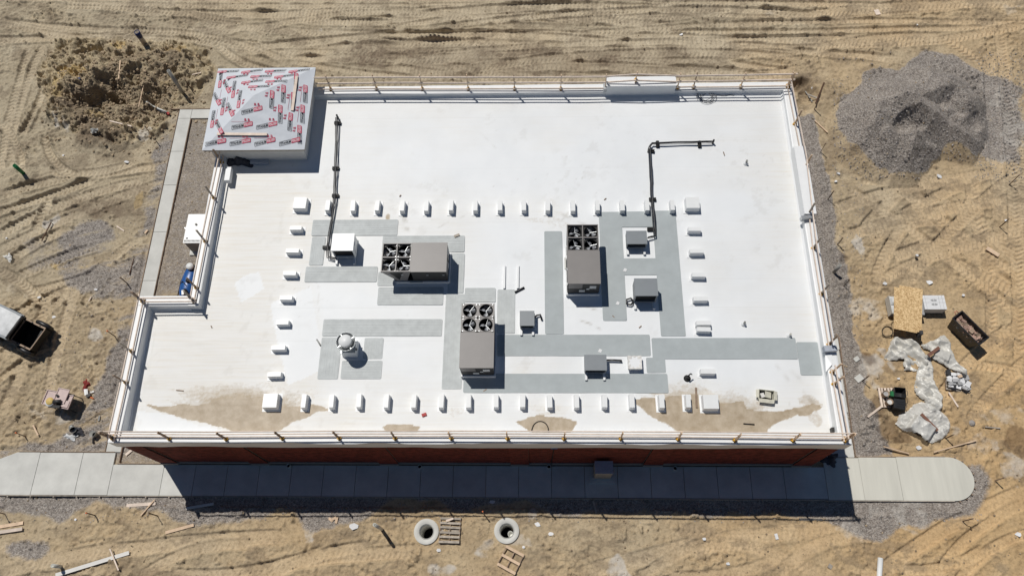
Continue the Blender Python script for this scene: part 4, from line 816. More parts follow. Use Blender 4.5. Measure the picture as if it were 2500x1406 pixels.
    MB().b2(-.3, .3, -hw - .10, -hw - .03, .30, .345).build('drain_pipe', 'pvc', t, world=False)
rtu('rooftop unit with square fan grilles lying east to west at the left of the roof', -5.64, 15.685, 0, 'a', seed=1)
rtu('rooftop unit with round fan openings in its grey top near the front of the roof', -2.61, 11.86, -math.pi / 2, 'b', 1.36, seed=2)
rtu('rooftop unit with square fan grilles standing north to south between the grey pads', 2.17, 15.82, -math.pi / 2, 'c', 1.40, seed=3)

# ------------------------------------------------------------------ small condensing units
def cond(label, x0, x1, y0, y1, h, mt, sleeper=True, grp='small condensing units on the roof', openf=True):
    cx_, cy_ = (x0 + x1) / 2, (y0 + y1) / 2; t = thing('condensing_unit', label, 'condensing unit', (cx_, cy_, ZR), group=grp); sx, sy = (x1 - x0), (y1 - y0)
    for s in (-1, 1): MB().b2(s * sx * .42 - .05, s * sx * .42 + .05, -sy / 2 - .32, sy / 2 + .12, .03, .15).build('sleeper', 'tpo', t, world=False)
    zb = .17
    b = MB(); b.b2(-sx / 2, sx / 2, -sy / 2 + .10, sy / 2, zb, h - .02)
    b.b2(-sx / 2, -sx / 2 + .05, -sy / 2, -sy / 2 + .1, zb, h - .02); b.b2(sx / 2 - .05, sx / 2, -sy / 2, -sy / 2 + .1, zb, h - .02); b.b2(-sx / 2 + .05, sx / 2 - .05, -sy / 2, -sy / 2 + .1, zb, zb + .06); b.b2(-sx / 2 + .05, sx / 2 - .05, -sy / 2, -sy / 2 + .1, h - .08, h - .02)
    b.build('casing', mt, t, world=False)
    MB().b2(-sx / 2 - .015, sx / 2 + .015, -sy / 2 - .015, sy / 2 + .015, h - .03, h).build('top_panel', mt, t, world=False)
    MB().b2(-sx / 2 + .05, sx / 2 - .05, -sy / 2 + .09, -sy / 2 + .097, zb + .06, h - .08).build('fan_opening', 'black', t, world=False)
    for k in range(5): z = zb + .08 + k * (h - zb - .18) / 4; MB().b2(-sx / 2 + .05, sx / 2 - .05, -sy / 2 + .01, -sy / 2 + .016, z, z + .008).build('guard_wire', 'unit_dark', t, world=False)
    MB().b2(sx / 2 + .001, sx / 2 + .03, -sy * .3, sy * .1, zb + .1, h - .15).build('service_panel', mt, t, world=False)
    return t
cond('white condensing unit at the end of the left black pipe run', -9.66, -8.64, 16.25, 17.13, .96, 'white_paint')
cond('grey condensing unit at the foot of the right black pipe run', 4.30, 5.24, 16.70, 17.37, .62, 'unit_grey')
cond('tall grey condensing unit with a black open front between two grey pads', 4.50, 5.52, 13.90, 14.74, .96, 'unit_grey')
cond('smallest grey condensing unit beside the round fan rooftop unit', -.74, -.10, 12.62, 13.32, .54, 'unit_grey')
cond('grey condensing unit beside the white hooded curb near the front row', 2.14, 3.10, 10.49, 11.19, .60, 'unit_grey')

# exhaust fan on its curb
c = P(842, 831, ZR + 1.3); t = thing('exhaust_fan', 'round white exhaust fan on a square curb at the left front of the roof', 'exhaust fan', (c.x + .0, c.y, ZR))
b = MB(); k = .36; b.add([(-k, -k, 0), (k, -k, 0), (k, k, 0), (-k, k, 0), (-.30, -.30, .55), (.30, -.30, .55), (.30, .30, .55), (-.30, .30, .55)], [(0, 1, 5, 4), (1, 2, 6, 5), (2, 3, 7, 6), (3, 0, 4, 7), (4, 5, 6, 7)]).build('curb', 'tpo', t, world=False)
MB().b2(-.33, .33, -.33, .33, .55, .60).build('curb_cap', 'galv', t, world=False)
MB().lathe([(.22, .60), (.25, .75), (.40, .98), (.44, 1.06), (.44, 1.16), (.425, 1.16), (.41, 1.05), (.30, .95), (.05, .93)], n=32).build('windband', 'galv', t, True, False)
MB().lathe([(.27, .96), (.28, 1.20), (.30, 1.20), (.30, 1.26), (.27, 1.31), (0, 1.33)], n=28).build('motor_cap', 'white_paint', t, True, False)
for a in (.6, 2.2, 3.8, 5.4): MB().beam((.28 * math.cos(a), .28 * math.sin(a), 1.12), (.43 * math.cos(a), .43 * math.sin(a), 1.12), .03, .03).build('bracket', 'galv', t, world=False)
for s in (-1, 1): MB().box((s * .34, -.12 * s, .45), (.05, .1, .08)).build('latch', 'unit_dark', t, world=False)
# hooded curb with a sagging cover
c = P(1550, 884, ZR + .36); t = thing('hooded_curb', 'square white curb with a sagging stained cover near the front right', 'roof curb', (c.x, c.y, ZR))
b = MB(); b.b2(-.27, .27, -.27, .27, .0, .34).build('upstand', 'tpo', t, world=False)
b = MB(); g = np.linspace(-.31, .31, 15); vs = [(x, y, .36 - .10 * math.exp(-(x * x + y * y) / .02) - .03 * math.exp(-(x * x + y * y) / .08) + .012 * math.sin(9 * math.atan2(y, x)) * (math.hypot(x, y) > .05)) for y in g for x in g]
b.add(vs, [(j * 15 + i, j * 15 + i + 1, (j + 1) * 15 + i + 1, (j + 1) * 15 + i) for j in range(14) for i in range(14)])
for (p0, p1) in (((-.31, -.31), (.31, -.31)), ((.31, -.31), (.31, .31)), ((.31, .31), (-.31, .31)), ((-.31, .31), (-.31, -.31))): b.add([(*p0, .36), (*p0, .24), (*p1, .24), (*p1, .36)], [(0, 1, 2, 3)])
b.build('cover', 'tpo_dusty', t, True, False); MB().lathe([(.0, .262), (.07, .268), (.09, .30)], n=10).build('stain_plug', 'cardboard', t, world=False)

# black insulated line sets on little stands
def lines(label, pts, stands, h=.22, hook=None):
    w_ = [P(u, v, ZR + h) for u, v in pts]; b0 = w_[0]; t = thing('line_set', label, 'pipe run', (b0.x, b0.y, ZR), group='black insulated pipe runs on the roof')
    den = []
    for i in range(len(w_) - 1):
        n = max(2, int((w_[i + 1] - w_[i]).length / .3))
        for k in range(n): p = w_[i].lerp(w_[i + 1], k / n); den.append(p + Vector((rng.uniform(-.012, .012), rng.uniform(-.012, .012), .012 * math.sin(k * 1.3))))
    den.append(w_[-1])
    MB().tube(den, .036, 8).build('suction_line', 'black_plastic', t, True); MB().tube([p + Vector((-.075, -.05, -.03 + .012 * math.sin(i))) for i, p in enumerate(den)], .022, 6).build('liquid_line', 'black_plastic', t, True)
    MB().tube([p + Vector((.06 + .03 * math.sin(i * .9), .055, -.09)) for i, p in enumerate(den)], .010, 5).build('cable', 'rubber', t, True)
    s = w_[0]; MB().tube([s + Vector((0, 0, -.22)), s + Vector((0, 0, .02)), s + Vector((.0, .0, .10)), s], [.05, .05, .05, .042], 8).build('riser', 'black_plastic', t, True)
    for (u, v, a) in stands:
        p = P(u, v, ZR + .1); b = MB(); b.box((p.x, p.y, ZR + .075), (.34, .16, .13), a); b.box((p.x, p.y, ZR + .165), (.30, .05, .05), a); b.build('pipe_stand', 'black', t)
lines('black pipe run on stands from near the tower to the white unit', [(823, 284), (822, 340), (819, 410), (817, 475), (808, 545), (799, 600), (800, 622), (820, 627)], [(824, 300, 0), (819, 409, 0), (818, 475, 0), (795, 600, 0)])
lines('black pipe run with a corner bend leading to the grey unit', [(1742, 345), (1660, 347), (1592, 349), (1588, 358), (1590, 400), (1594, 485), (1597, 520), (1602, 573), (1583, 577)], [(1606, 352, 1.57), (1708, 352, 1.57), (1590, 368, -.2), (1594, 485, 0), (1590, 557, 0)])
for lb, pts in (('black pipe stub from the front grey unit to the roof', [(1480, 879), (1500, 879), (1517, 880)]), ('black pipe loop beside the smallest grey unit', [(1304, 776), (1310, 770), (1319, 768), (1322, 778)]), ('black pipe loop at the left foot of the tall grey unit', [(1548, 737), (1540, 728), (1530, 731), (1530, 742), (1540, 744), (1546, 738)])):
    w_ = [P(u, v, ZR + .16) for u, v in pts]; w_.append(w_[-1] + Vector((.01, 0, -.15))); single('pipe_stub', MB().tube(w_, .045, 8), 'black_plastic', lb, 'pipe', 'black pipe stubs at the small units', True)

# ------------------------------------------------------------------ odds and ends on the roof
def stub(label, u, v, h=.30, r=.05, mt='pvc_grey', boot='tpo', nm='vent_pipe', lean=(0, 0)):
    c = P(u, v, ZR + h); t = thing(nm, label, 'vent pipe', (c.x, c.y, ZR), group='short vent pipes through the roof')
    MB().lathe([(.13, .02), (.13, .03), (r + .02, .06), (r + .015, .12), (r, .13)], n=16).build('boot', boot, t, True, False)
    MB().lathe([(r, .0), (r, h), (r - .012, h), (r - .012, h - .1), (0, h - .1)], n=14).build('pipe', mt, t, True, False); return t
stub('grey vent pipe near the rear right of the roof', 1824, 392); stub('grey vent pipe right of the paired white curbs', 1819, 786); stub('white vent pipe with a wide boot above the grey pad end', 1931, 815, .28, .05, 'pvc')
t = stub('black vent pipe with a wide black boot behind the front right curb', 1681, 918, .38, .05, 'black_plastic', 'rubber')
MB().lathe([(.16, .01), (.16, .05), (.06, .10)], n=16).build('base_ring', 'rubber', t, True, False); MB().tube([(0, 0, .36), (.03, .05, .45), (.10, .10, .42), (.16, .08, .36)], .03, 6).build('elbow', 'black_plastic', t, True, False)
def roofline(nm, lb, cat, pts, r, mt, h=.04, smooth=True, n=6):
    return single(nm, MB().tube([P(u, v, ZR + h) for u, v in pts], r, n), mt, lb, cat, None, smooth)
c = P(1722, 238, ZR + .05); pts = []
for k in range(90):
    a = k * .28; rr = .30 + .10 * math.sin(k * .37); pts.append((c.x + rr * math.cos(a) * 1.25 + .1 * math.sin(k * .05), c.y + rr * math.sin(a), ZR + .06 + .0006 * k))
pts += [(c.x + .5 + .1 * k, c.y + .12 + .02 * math.sin(k), ZR + .04) for k in range(1, 11)]
single('cable_coil', MB().tube(pts, .011, 5), 'black_plastic', 'loose coil of black cable on the roof by the rear parapet', 'cable')
pts = [P(1297, 1052, ZR + .1)]
for k in range(1, 12): a = math.pi * (1 - k / 12); q = P(1319 + 20 * math.cos(a), 1050 - 22 * math.sin(a), ZR + .05); pts.append(q)
pts.append(P(1339, 1053, ZR + .1)); single('hose', MB().tube(pts, .022, 6), 'rubber', 'short dark hose bent in an arc behind the front parapet', 'hose', None, True)
roofline('loose_tube', 'short black tube lying beside the right white sleeper', 'tube', [(1257, 714), (1280, 702)], .055, 'black_plastic', .06, n=10)
roofline('loose_pipe', 'short grey pipe lying on the roof left of the exhaust fan', 'pipe', [(773, 828), (783, 844)], .035, 'pvc_grey', .05)
roofline('loose_stick', 'dark bar lying in the dried mud near the front parapet', 'bar', [(1815, 1034), (1842, 1036)], .03, 'black', .05)
single('loose_lumber', MB().beam(P(1699, 946, ZR + .05), P(1701, 995, ZR + .05), .08, .06), 'wood_old', 'weathered stud lying on the roof beside the last small front curb', 'lumber')
single('wood_block', MB().beam(P(1109, 578, ZR + .06), P(1122, 573, ZR + .06), .12, .09), 'wood_grey', 'small tan block lying behind the left rooftop unit', 'block')
single('red_box', MB().beam(P(1030, 1014, ZR + .06), P(1041, 1010, ZR + .06), .13, .08), 'red_paint', 'small red box lying in front of the front curb row', 'box')
single('drain_box', MB().b2(*[f(P(2021, 819, ZR + .2)) for f in (lambda p: p.x - .11, lambda p: p.x + .06, lambda p: p.y - .12, lambda p: p.y + .12)], ZR + .06, ZR + .24), 'black', 'small black scupper box on the inner face of the east parapet', 'scupper', loc=None)
single('drain_box', MB().box(P(2033, 1050, ZR + .15), (.16, .2, .28)), 'unit_dark', 'dark scupper box in the south east corner of the roof', 'scupper')
for u0, v0, u1, v1, wh in ((1536, 979, 1546, 970, 'by the thirteenth front curb'), (1180, 955, 1188, 950, 'on the front edge of the lowest grey pad'), (975, 480, 979, 476, 'behind the fourth rear curb'), (1766, 371, 1769, 379, 'below the rear right pipe end'), (1475, 488, 1480, 484, 'near the twelfth rear curb'), (1560, 800, 1566, 795, 'below the tall grey unit'), (515, 795, 517, 800, 'in front of the roof notch'), (430, 952, 448, 954, 'in front of the left curb column'), (1495, 770, 1500, 775, 'at the foot of the right grey pad')):
    single('scrap', MB().beam(P(u0, v0, ZR + .05), P(u1, v1, ZR + .05), .04, .02), 'wood_old', f'small dark scrap on the white roof {wh}', 'scrap', 'small scraps on the roof')
for (u, v, wh) in ((1508, 740, 'left of the tall grey unit'), (1465, 856, 'behind the front grey unit'), (1526, 659, 'on the small pad between two grey units')):
    c = P(u, v, ZR + .06); single('paper_scrap', MB().prism([(c.x - .1, c.y - .05), (c.x + .04, c.y - .09), (c.x + .1, c.y + .04), (c.x - .02, c.y + .1)], ZR + .052, ZR + .062), 'white_block', f'white paper scrap {wh}', 'paper', 'paper scraps on the pads')
# open carton on the roof
c = P(1871, 964, ZR + .2); t = thing('open_carton', 'open cream carton holding scraps on the roof near the front right corner', 'carton', (c.x, c.y, ZR), -.12)
b = MB(); b.b2(-.34, .34, -.22, .22, .02, .045)
for (x0, x1, y0, y1) in ((-.34, .34, -.22, -.20), (-.34, .34, .20, .22), (-.34, -.32, -.2, .2), (.32, .34, -.2, .2)): b.b2(x0, x1, y0, y1, .04, .26)
b.build('carton_walls', 'cardboard', t, world=False)
b = MB(); b.box((0, -.29, .25), (.66, .15, .012), M=Matrix.Rotation(.25, 3, 'X')); b.box((.40, 0, .25), (.14, .4, .012), M=Matrix.Rotation(.3, 3, 'Y')); b.box((-.40, .02, .24), (.12, .36, .012), M=Matrix.Rotation(-.4, 3, 'Y')); b.build('flap', 'cardboard', t, world=False)
MB().b2(-.3, .3, -.19, .19, .045, .06).build('floor_shade_sheet', 'fine_dark', t, world=False); MB().box((.08, .03, .17), (.3, .28, .02), M=Matrix.Rotation(.3, 3, 'Y')).build('scrap', 'cardboard', t, world=False); MB().box((-.16, -.02, .14), (.16, .2, .12), .4).build('scrap', 'tpo_dusty', t, world=False)  # near-black sheet on the floor paints in the shade inside the carton
# where the east parapet is still open
p = P(2023, 855, ZT); single('wood_block', MB().box((p.x, p.y, ZT + .14), (.55, .26, .28), .05), 'grey_tape', 'grey wrapped block on the east parapet at the gap in the rail', 'block')
a = [P(2014, 864, ZT + .02), P(2031, 862, ZT + .02), P(2031, 890, ZT + .1), P(2016, 908, ZT + .02)]
b = MB(); b.add([*a, *[q + Vector((0, 0, .012)) for q in a]], [(3, 2, 1, 0), (4, 5, 6, 7), (0, 1, 5, 4), (1, 2, 6, 5), (2, 3, 7, 6), (3, 0, 4, 7)]); single('membrane_flap', b, 'tpo', 'loose flap of white membrane folded over the east parapet', 'membrane flap')
# things left in the shade of the tower
def heap(nm, lb, cat, u, v, z, rx, ry, h, mt, seed, rz=0., n=18, group=None):
    c = P(u, v, z + h * .5); b = MB(); g = np.linspace(-1, 1, n); vs = []
    for y in g:
        for x in g:
            d = max(abs(x), abs(y)); ph = math.atan2(y, x); k = 1 + .25 * math.sin(3 * ph + seed) + .15 * math.sin(7 * ph + 2 * seed)
            xx, yy = x * rx * k, y * ry * k; q = math.hypot(x, y)
            zz = h * max(0, 1 - min(q, 1) ** 2.2) * (1 + 1.1 * float(fbm(np.array([xx]), np.array([yy]), .22, 3, seed)[0])) + .015
            vs.append((c.x + xx * math.cos(rz) - yy * math.sin(rz), c.y + xx * math.sin(rz) + yy * math.cos(rz), z + zz))
    b.add(vs, [(j * n + i, j * n + i + 1, (j + 1) * n + i + 1, (j + 1) * n + i) for j in range(n - 1) for i in range(n - 1)])
    return single(nm, b, mt, lb, cat, group, True)
heap('tarp_heap', 'dark crumpled tarp heaped on the roof in the shade of the tower', 'tarp', 580, 388, ZR, .6, .38, .3, 'cloth_dark', 3)
b = MB().beam(P(612, 393, ZR + .08), P(657, 393, ZR + .08), .34, .12); single('insulation_board', b, 'grey_tape', 'grey blue insulation board on the roof in the tower shade', 'board')
b = MB().beam(P(561, 412, ZR + .35), P(556, 444, ZR + .35), .26, .30); single('white_bundle', b, 'tpo', 'white wrapped bundle on the roof against the west parapet by the tower', 'bundle')

# everything that stands on the roof rides on its slope
for o in list(bpy.data.objects):
    if o.parent is None and o.type in ('EMPTY', 'MESH') and ZR - .01 < o.location.z < ZR + .75 and 7.8 < o.location.y < 25.7 and o.name.split('.')[0] not in ('guard_rail', 'membrane_flap') and not (o.get('label') or '').startswith('grey wrapped'):
        if o.name.startswith('line_set'):
            y0 = o.location.y; d = RS(y0); k_ = (CAM_H - ZR - .2 - d) / (CAM_H - ZR - .2); o.location = (o.location.x * k_, y0 * k_, o.location.z + d)
            for c_ in o.children:
                for v_ in c_.data.vertices: v_.co.z += .015 * v_.co.y
        else:
            d = RS(o.location.y); k_ = (CAM_H - ZR - .3 - d) / (CAM_H - ZR - .3); o.location = (o.location.x * k_, o.location.y * k_, o.location.z + d)

# ------------------------------------------------------------------ at the foot of the front wall
c = P(1468, 1160, .1); t = thing('utility_cabinet', 'metal utility cabinet on a small pad against the front wall', 'cabinet', (3.16, 6.95, .11))
MB().b2(-.62, .62, -.48, .30, 0, .06).build('pad', 'concrete', t, world=False); MB().b2(-.42, .40, -.26, .27, .06, 1.5).build('casing', 'concrete_base', t, world=False); MB().b2(-.44, .42, -.29, .30, 1.5, 1.56).build('lid', 'grey_tape', t, world=False); MB().b2(-.38, .36, -.275, -.262, .15, 1.4).build('door', 'concrete_base', t, world=False); MB().tube([(.52, .2, .07), (.52, -.05, .75)], .03, 6).build('conduit', 'pvc_grey', t, world=False); MB().box((-.46, -.3, .5), (.08, .1, .12)).build('latch', 'galv', t, world=False)  # bluish lid tone: the sky's reflection is put into its colour
for k, (u, v) in enumerate(((705, 1137), (1025, 1139), (1340, 1139), (1648, 1143))):
    p = P(u, v, .2); t = thing('drain_pipe', f'{ORD[k]} open drain pipe from the left standing at the foot of the front wall', 'drain pipe', (p.x, p.y, .11), group='drain pipes along the front wall')
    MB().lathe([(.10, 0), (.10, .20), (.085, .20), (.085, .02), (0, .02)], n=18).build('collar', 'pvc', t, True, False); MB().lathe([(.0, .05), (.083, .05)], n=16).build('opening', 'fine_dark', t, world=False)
t = thing('wall_conduit', 'thin cable dropping from a blue box on the front wall', 'cable', (.75, 7.38, 0)); MB().tube([(.78, 7.375, 4.3), (.74, 7.375, 2), (.70, 7.34, .15)], .022, 6).build('cable', 'black', t, True); MB().b2(.62, .92, 7.26, 7.385, 4.22, 4.5).build('junction_box', 'blue_plastic', t)
p = P(2035, 1120, .1); heap('bag', 'dark bag on the path in the shade at the south east corner', 'bag', 2028, 1122, .09, .35, .28, .32, 'cloth_dark', 5)
p0 = P(318, 1100, .05); single('loose_board', MB().beam(P(307, 1110, .05), P(322, 1098, .05), .13, .04), 'wood_rail', 'short pale board on the gravel at the south west corner of the wall', 'board')

# ------------------------------------------------------------------ manholes and pallets in front
def manhole(label, u, v, riser):
    c = P(u, v, .03); t = thing('manhole', label, 'manhole', (c.x, c.y, 0), group='open manholes in front of the building')
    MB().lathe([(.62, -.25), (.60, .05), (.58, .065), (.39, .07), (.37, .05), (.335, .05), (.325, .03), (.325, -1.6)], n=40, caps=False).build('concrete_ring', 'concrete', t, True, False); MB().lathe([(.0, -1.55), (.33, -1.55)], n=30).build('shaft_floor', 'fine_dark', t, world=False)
    MB().lathe([(.365, .048), (.365, .062), (.34, .062), (.34, .048)], n=36, closed=True).build('seat_ring', 'pvc_grey', t, True, False)
    if riser: MB().lathe([(.13, -1.5), (.13, -.25), (.115, -.25), (.115, -.5), (0, -.5)], (.17, -.10, 0), 18).build('riser_pipe', 'pvc', t, True, False)
manhole('open manhole left of the upright pallet', 1041, 1297, False); manhole('open manhole with a pipe riser standing inside', 1237, 1295, True)
def pallet(label, u, v, rz, sx, sy, slats, mt='wood_grey', gap=None, lz=.0, loc=None):
    c = loc or PG(u, v); t = thing('pallet', label, 'pallet', (c.x, c.y, c.z + .01 + lz), rz, 'wooden pallets')
    for k in range(3): MB().box((0, -sy / 2 + .02 + k * (sy - .04) / 2 if False else 0, .07), (.01, .01, .01)) if False else None
    for k in range(3): x = -sx / 2 + .025 + k * (sx - .05) / 2; MB().b2(x - .02, x + .02, -sy / 2, sy / 2, .02, .11).build('stringer', 'wood_old', t, world=False)
    for k in range(slats): y = -sy / 2 + .06 + k * (sy - .12) / (slats - 1); MB().box((rng.uniform(-.01, .01), y + rng.uniform(-.012, .012), .122), (sx, .10 if slats > 5 else .13, .02), rng.uniform(-.012, .012)).build('slat', mt, t, world=False)
    for k in range(3): y = -sy / 2 + .08 + k * (sy - .16) / 2; MB().box((0, y, .009), (sx, .10, .018)).build('bottom_slat', 'wood_grey', t, world=False)
    return t
pallet('grey pallet lying between the two manholes', 1099, 1294, -.03, .98, 1.2, 6); pallet('tilted brown pallet with wide gaps below the right manhole', 1247, 1366, -.47, .95, 1.0, 3, 'wood_new')
single('loose_board', MB().beam(PG(1090, 1272, .17), PG(1108, 1266, .18), .09, .03), 'wood_rail', 'short board lying across the top of the grey pallet', 'board')

# ------------------------------------------------------------------ pipes standing out of the ground
def standpipe(label, u, v, h, r, mt, lean=(0, 0), cap=None, nm='standing_pipe'):
    c = PG(u, v); t = thing(nm, label, 'pipe', (c.x, c.y, c.z - .1)); d = Vector((lean[0], lean[1], 1)) * h
    M_ = d.to_track_quat('Z', 'Y').to_matrix(); L_ = d.length; b = MB().lathe([(r, 0), (r, L_), (r * .82, L_), (r * .82, L_ - .25), (0, L_ - .25)], n=18); b.v = [tuple(M_ @ Vector(q)) for q in b.v]; b.build('pipe', mt, t, True, False)
    if cap: b = MB().lathe([(r * 1.15, L_ - .5), (r * 1.15, L_ + .02), (r * .9, L_ + .02), (r * .9, L_ - .2), (0, L_ - .2)], n=18); b.v = [tuple(M_ @ Vector(q)) for q in b.v]; b.build('cap', cap, t, True, False)
def pipe_top(label, u, v, h, r, mt, cap=None, lean=(0, 0)):
    p = P(u, v, h); t = thing('standing_pipe', label, 'pipe', (p.x, p.y, gz(p.x, p.y) - .1)); h = h - t.location.z
    b = MB().lathe([(r, 0), (r, h), (r * .82, h), (r * .82, h - .25), (0, h - .25)], n=18); b.v = [(x + lean[0] * (z - h), y + lean[1] * (z - h), z) for x, y, z in b.v]; b.build('pipe', mt, t, True, False)
    if cap: b = MB().lathe([(r * 1.15, h - .4), (r * 1.15, h + .02), (r * .9, h + .02), (r * .9, h - .2), (0, h - .2)], n=18); b.v = [(x + lean[0] * (z - h), y + lean[1] * (z - h), z) for x, y, z in b.v]; b.build('cap', cap, t, True, False)
pipe_top('tall grey pipe standing upright left of the left manhole', 914, 1280, 1.9, .08, 'pvc'); pipe_top('grey pipe standing by the long white board at the lower left', 128, 1380, .8, .085, 'pvc'); pipe_top('grey pipe standing at the edge of the east gravel strip', 2051, 647, .98, .085, 'pvc_grey')
pipe_top('green pipe standing in the sand at the far left', 35, 404, 1.24, .11, 'green_pvc'); pipe_top('dark blue capped pipe standing at the top edge of the dirt mound', 334, 79, 1.1, .15, 'wood_grey', 'navy'); pipe_top('grey pipe rising from the dirt mound near the path', 411, 173, 1.97, .1, 'pvc_grey')
single('white_pipe', MB().tube([PG(2147, 1362, .12), PG(2140, 1470, .12)], .12, 12), 'white_paint', 'fat white pipe lying at the bottom right edge', 'pipe', None, True)
# ------------------------------------------------------------------ loose lumber
LUM = [(310, 1234, 381, 1229, .15, 'wood_rail', 'wide pale board lying on gravel below the left sidewalk'), (345, 1258, 380, 1220, .05, 'wood_new', 'thin stake lying under the wide pale board'), (405, 1300, 474, 1281, .14, 'wood_new', 'tan board lying on sand left of the building shadow'),
       (455, 1241, 524, 1230, .12, 'pvc', 'white downspout lying half in the building shadow'), (-20, 1289, 58, 1276, .16, 'wood_new', 'upper of two boards at the lower left edge'), (-20, 1302, 58, 1291, .16, 'wood_rail', 'lower of two boards at the lower left edge'), (140, 1404, 318, 1349, .18, 'tpo_dusty', 'long white board at the lower left'), (274, 1340, 294, 1392, .06, 'wood_rail', 'thin stake lying across the long white board'),
       (82, 1038, 95, 1063, .08, 'wood_new', 'short tan stake lying near the buckets'), (1950, 1267, 2007, 1268, .10, 'wood_grey', 'grey board lying at the right end of the building shadow'), (2156, 1090, 2216, 1108, .06, 'wood_new', 'thin stake lying below the plastic sheets'), (2276, 1105, 2380, 1076, .05, 'wood_new', 'long thin lath lying right of the plastic sheets'), (2116, 1019, 2150, 993, .10, 'wood_rail', 'pale board leaning from the bucket pallet'),
       (2313, 959, 2337, 994, .08, 'wood_rail', 'pale board lying below the block pile'), (2404, 1042, 2440, 1046, .06, 'wood_grey', 'thin grey stick by the damp patch at the right'), (2407, 607, 2438, 625, .22, 'wood_new', 'wide tan plank lying among the tyre tracks at the right'), (2138, 26, 2144, 38, .30, 'wood_rail', 'short tan block on the haul road at the top right'), (1966, 244, 1997, 242, .10, 'wood_grey', 'grey board lying across the hole behind the building'), (2011, 204, 1987, 261, .08, 'rust', 'dark bar leaning over the hole behind the building'), (1989, 296, 2019, 326, .07, 'wood_new', 'thin board on the sand beside the gravel strip'),
       (274, 303, 323, 311, .07, 'wood_rail', 'white lath lying on the lower dirt mound'), (299, 155, 298, 204, .06, 'wood_new', 'upright looking lath at the centre of the dirt mound'), (354, 207, 348, 274, .05, 'wood_new', 'long lath on the dirt mound near the pipe'), (286, 553, 304, 565, .06, 'wood_rail', 'short lath on the sand left of the side path'), (356, 572, 361, 563, .10, 'wood_new', 'small tan block on the gravel left of the side path'), (128, 545, 106, 591, .05, 'rust', 'dark stick lying below the white spill at the left'), (329, 634, 317, 672, .04, 'rust', 'rusty bar lying on gravel left of the side path'), (219, 737, 224, 725, .06, 'wood_rail', 'short white stick on the gravel above the vehicle'),
       (1448, 1222, 1456, 1252, .10, 'wood_grey', 'grey board lying in the building shadow'), (975, 1212, 988, 1211, .12, 'wood_grey', 'grey scrap board in the shadow by the sidewalk'), (470, 184, 492, 179, .05, 'wood_rail', 'white lath lying right of the leaning pipe'), (1893, 1302, 1897, 1316, .14, 'white_block', 'white wrapped block on sand below the east shadow'), (2022, 204 + 1175, 2030, 1385, .2, 'wood_grey', 'grey lump of wood at the lower right')]
for u0, v0, u1, v1, wd, mt, lb in LUM:
    a, c = PG(u0, v0), PG(u1, v1); n = 14; top = max(gz(a.x + (c.x - a.x) * k / n, a.y + (c.y - a.y) * k / n) for k in range(n + 1)); a.z = max(a.z, top - .04) + .04; c.z = max(c.z, top - .04) + .04
    single('loose_lumber', MB().beam(a, c, wd, .045), mt, lb, 'lumber', 'loose boards and sticks on the ground')
# ------------------------------------------------------------------ survey stakes
STK = [(2045, 597, 'beside the damp spill at the east strip'), (2060, 698, 'below the grey pipe at the east strip'), (2021, 488, 'at the edge of the east gravel strip'), (1988, 267, 'below the hole behind the building'), (2003, 372, 'beside the gravel strip left of the gravel heap'), (2308, 1070, 'right of the lower plastic sheet'), (2429, 1173, 'beyond the rounded concrete end'), (2350, 1272, 'below the rounded concrete end'), (2105, 930, 'left of the bucket pallet'), (62, 1065, 'left of the buckets'), (231, 1257, 'below the left sidewalk with an orange top'), (383, 1258, 'beside the tan board below the sidewalk'), (12, 1254, 'at the lower left edge'), (311, 692, 'above the roof notch'), (281, 821, 'beside the white spill left of the building'), (371, 331, 'between the mound and the side path'), (296, 245, 'in the middle of the dirt mound'), (466, 218, 'between the mound and the tower'), (1181, 1254, 'in the shadow edge left of the right manhole'), (2440, 555, 'in the tracks at the far right'), (2465, 450, 'below the gravel scatter at the far right')]
for k, (u, v, wh) in enumerate(STK):
    p = PG(u, v); t = thing('survey_stake', f'thin survey stake {wh}', 'stake', (p.x, p.y, p.z - .05), group='survey stakes in the ground'); h = rng.uniform(.8, 1.05)
    MB().box((0, 0, h / 2), (.045, .03, h), rng.uniform(0, 3)).build('shaft', 'rust' if k % 3 else 'wood_old', t, world=False); MB().box((0, 0, h - .05), (.06, .05, .12), .4).build('painted_top', 'orange' if wh.endswith('top') or k in (9, 10, 14, 18) else 'wood_old', t, world=False)

# ------------------------------------------------------------------ west side: generator, tank, utility vehicle, saw
t = thing('generator', 'white generator cabinet in the gravel bed beside the west parapet', 'generator', (-18.62, 19.9, 0))
MB().b2(-.65, .6, -1.05, 1.1, -.05, .12).build('pad', 'concrete', t, world=False); MB().b2(-.52, .45, -.86, .84, .12, 1.26).build('casing', 'dirty_white', t, world=False)
MB().b2(-.545, .47, -.90, -.02, 1.26, 1.30).build('lid', 'white_paint', t, world=False); MB().b2(-.545, .47, .0, .87, 1.26, 1.305).build('lid', 'white_paint', t, world=False)
for k in range(13): MB().b2(-.50 + k * .072, -.46 + k * .072, -.84, -.72, 1.296, 1.306).build('vent_slot', 'black', t, world=False)
MB().b2(-.42, -.32, -.66, -.58, 1.296, 1.307).build('vent_cap', 'black', t, world=False); MB().lathe([(.065, 1.30), (.065, 1.36), (0, 1.37)], (.0, .22, 0), 14).build('exhaust_cap', 'pvc_grey', t, True, False); MB().b2(-.60, .42, -.03, .03, 1.30, 1.33).build('latch_bar', 'galv', t, world=False)
MB().b2(-.5, .43, -.868, -.861, .2, 1.1).build('louver_panel', 'concrete_base', t, world=False)
t = thing('blue_tank', 'long blue plastic tank with a round white lid beside the west parapet', 'tank', (-18.85, 17.05, 0), -.10)
b = MB(); n = 20; vs = []; ks = 9
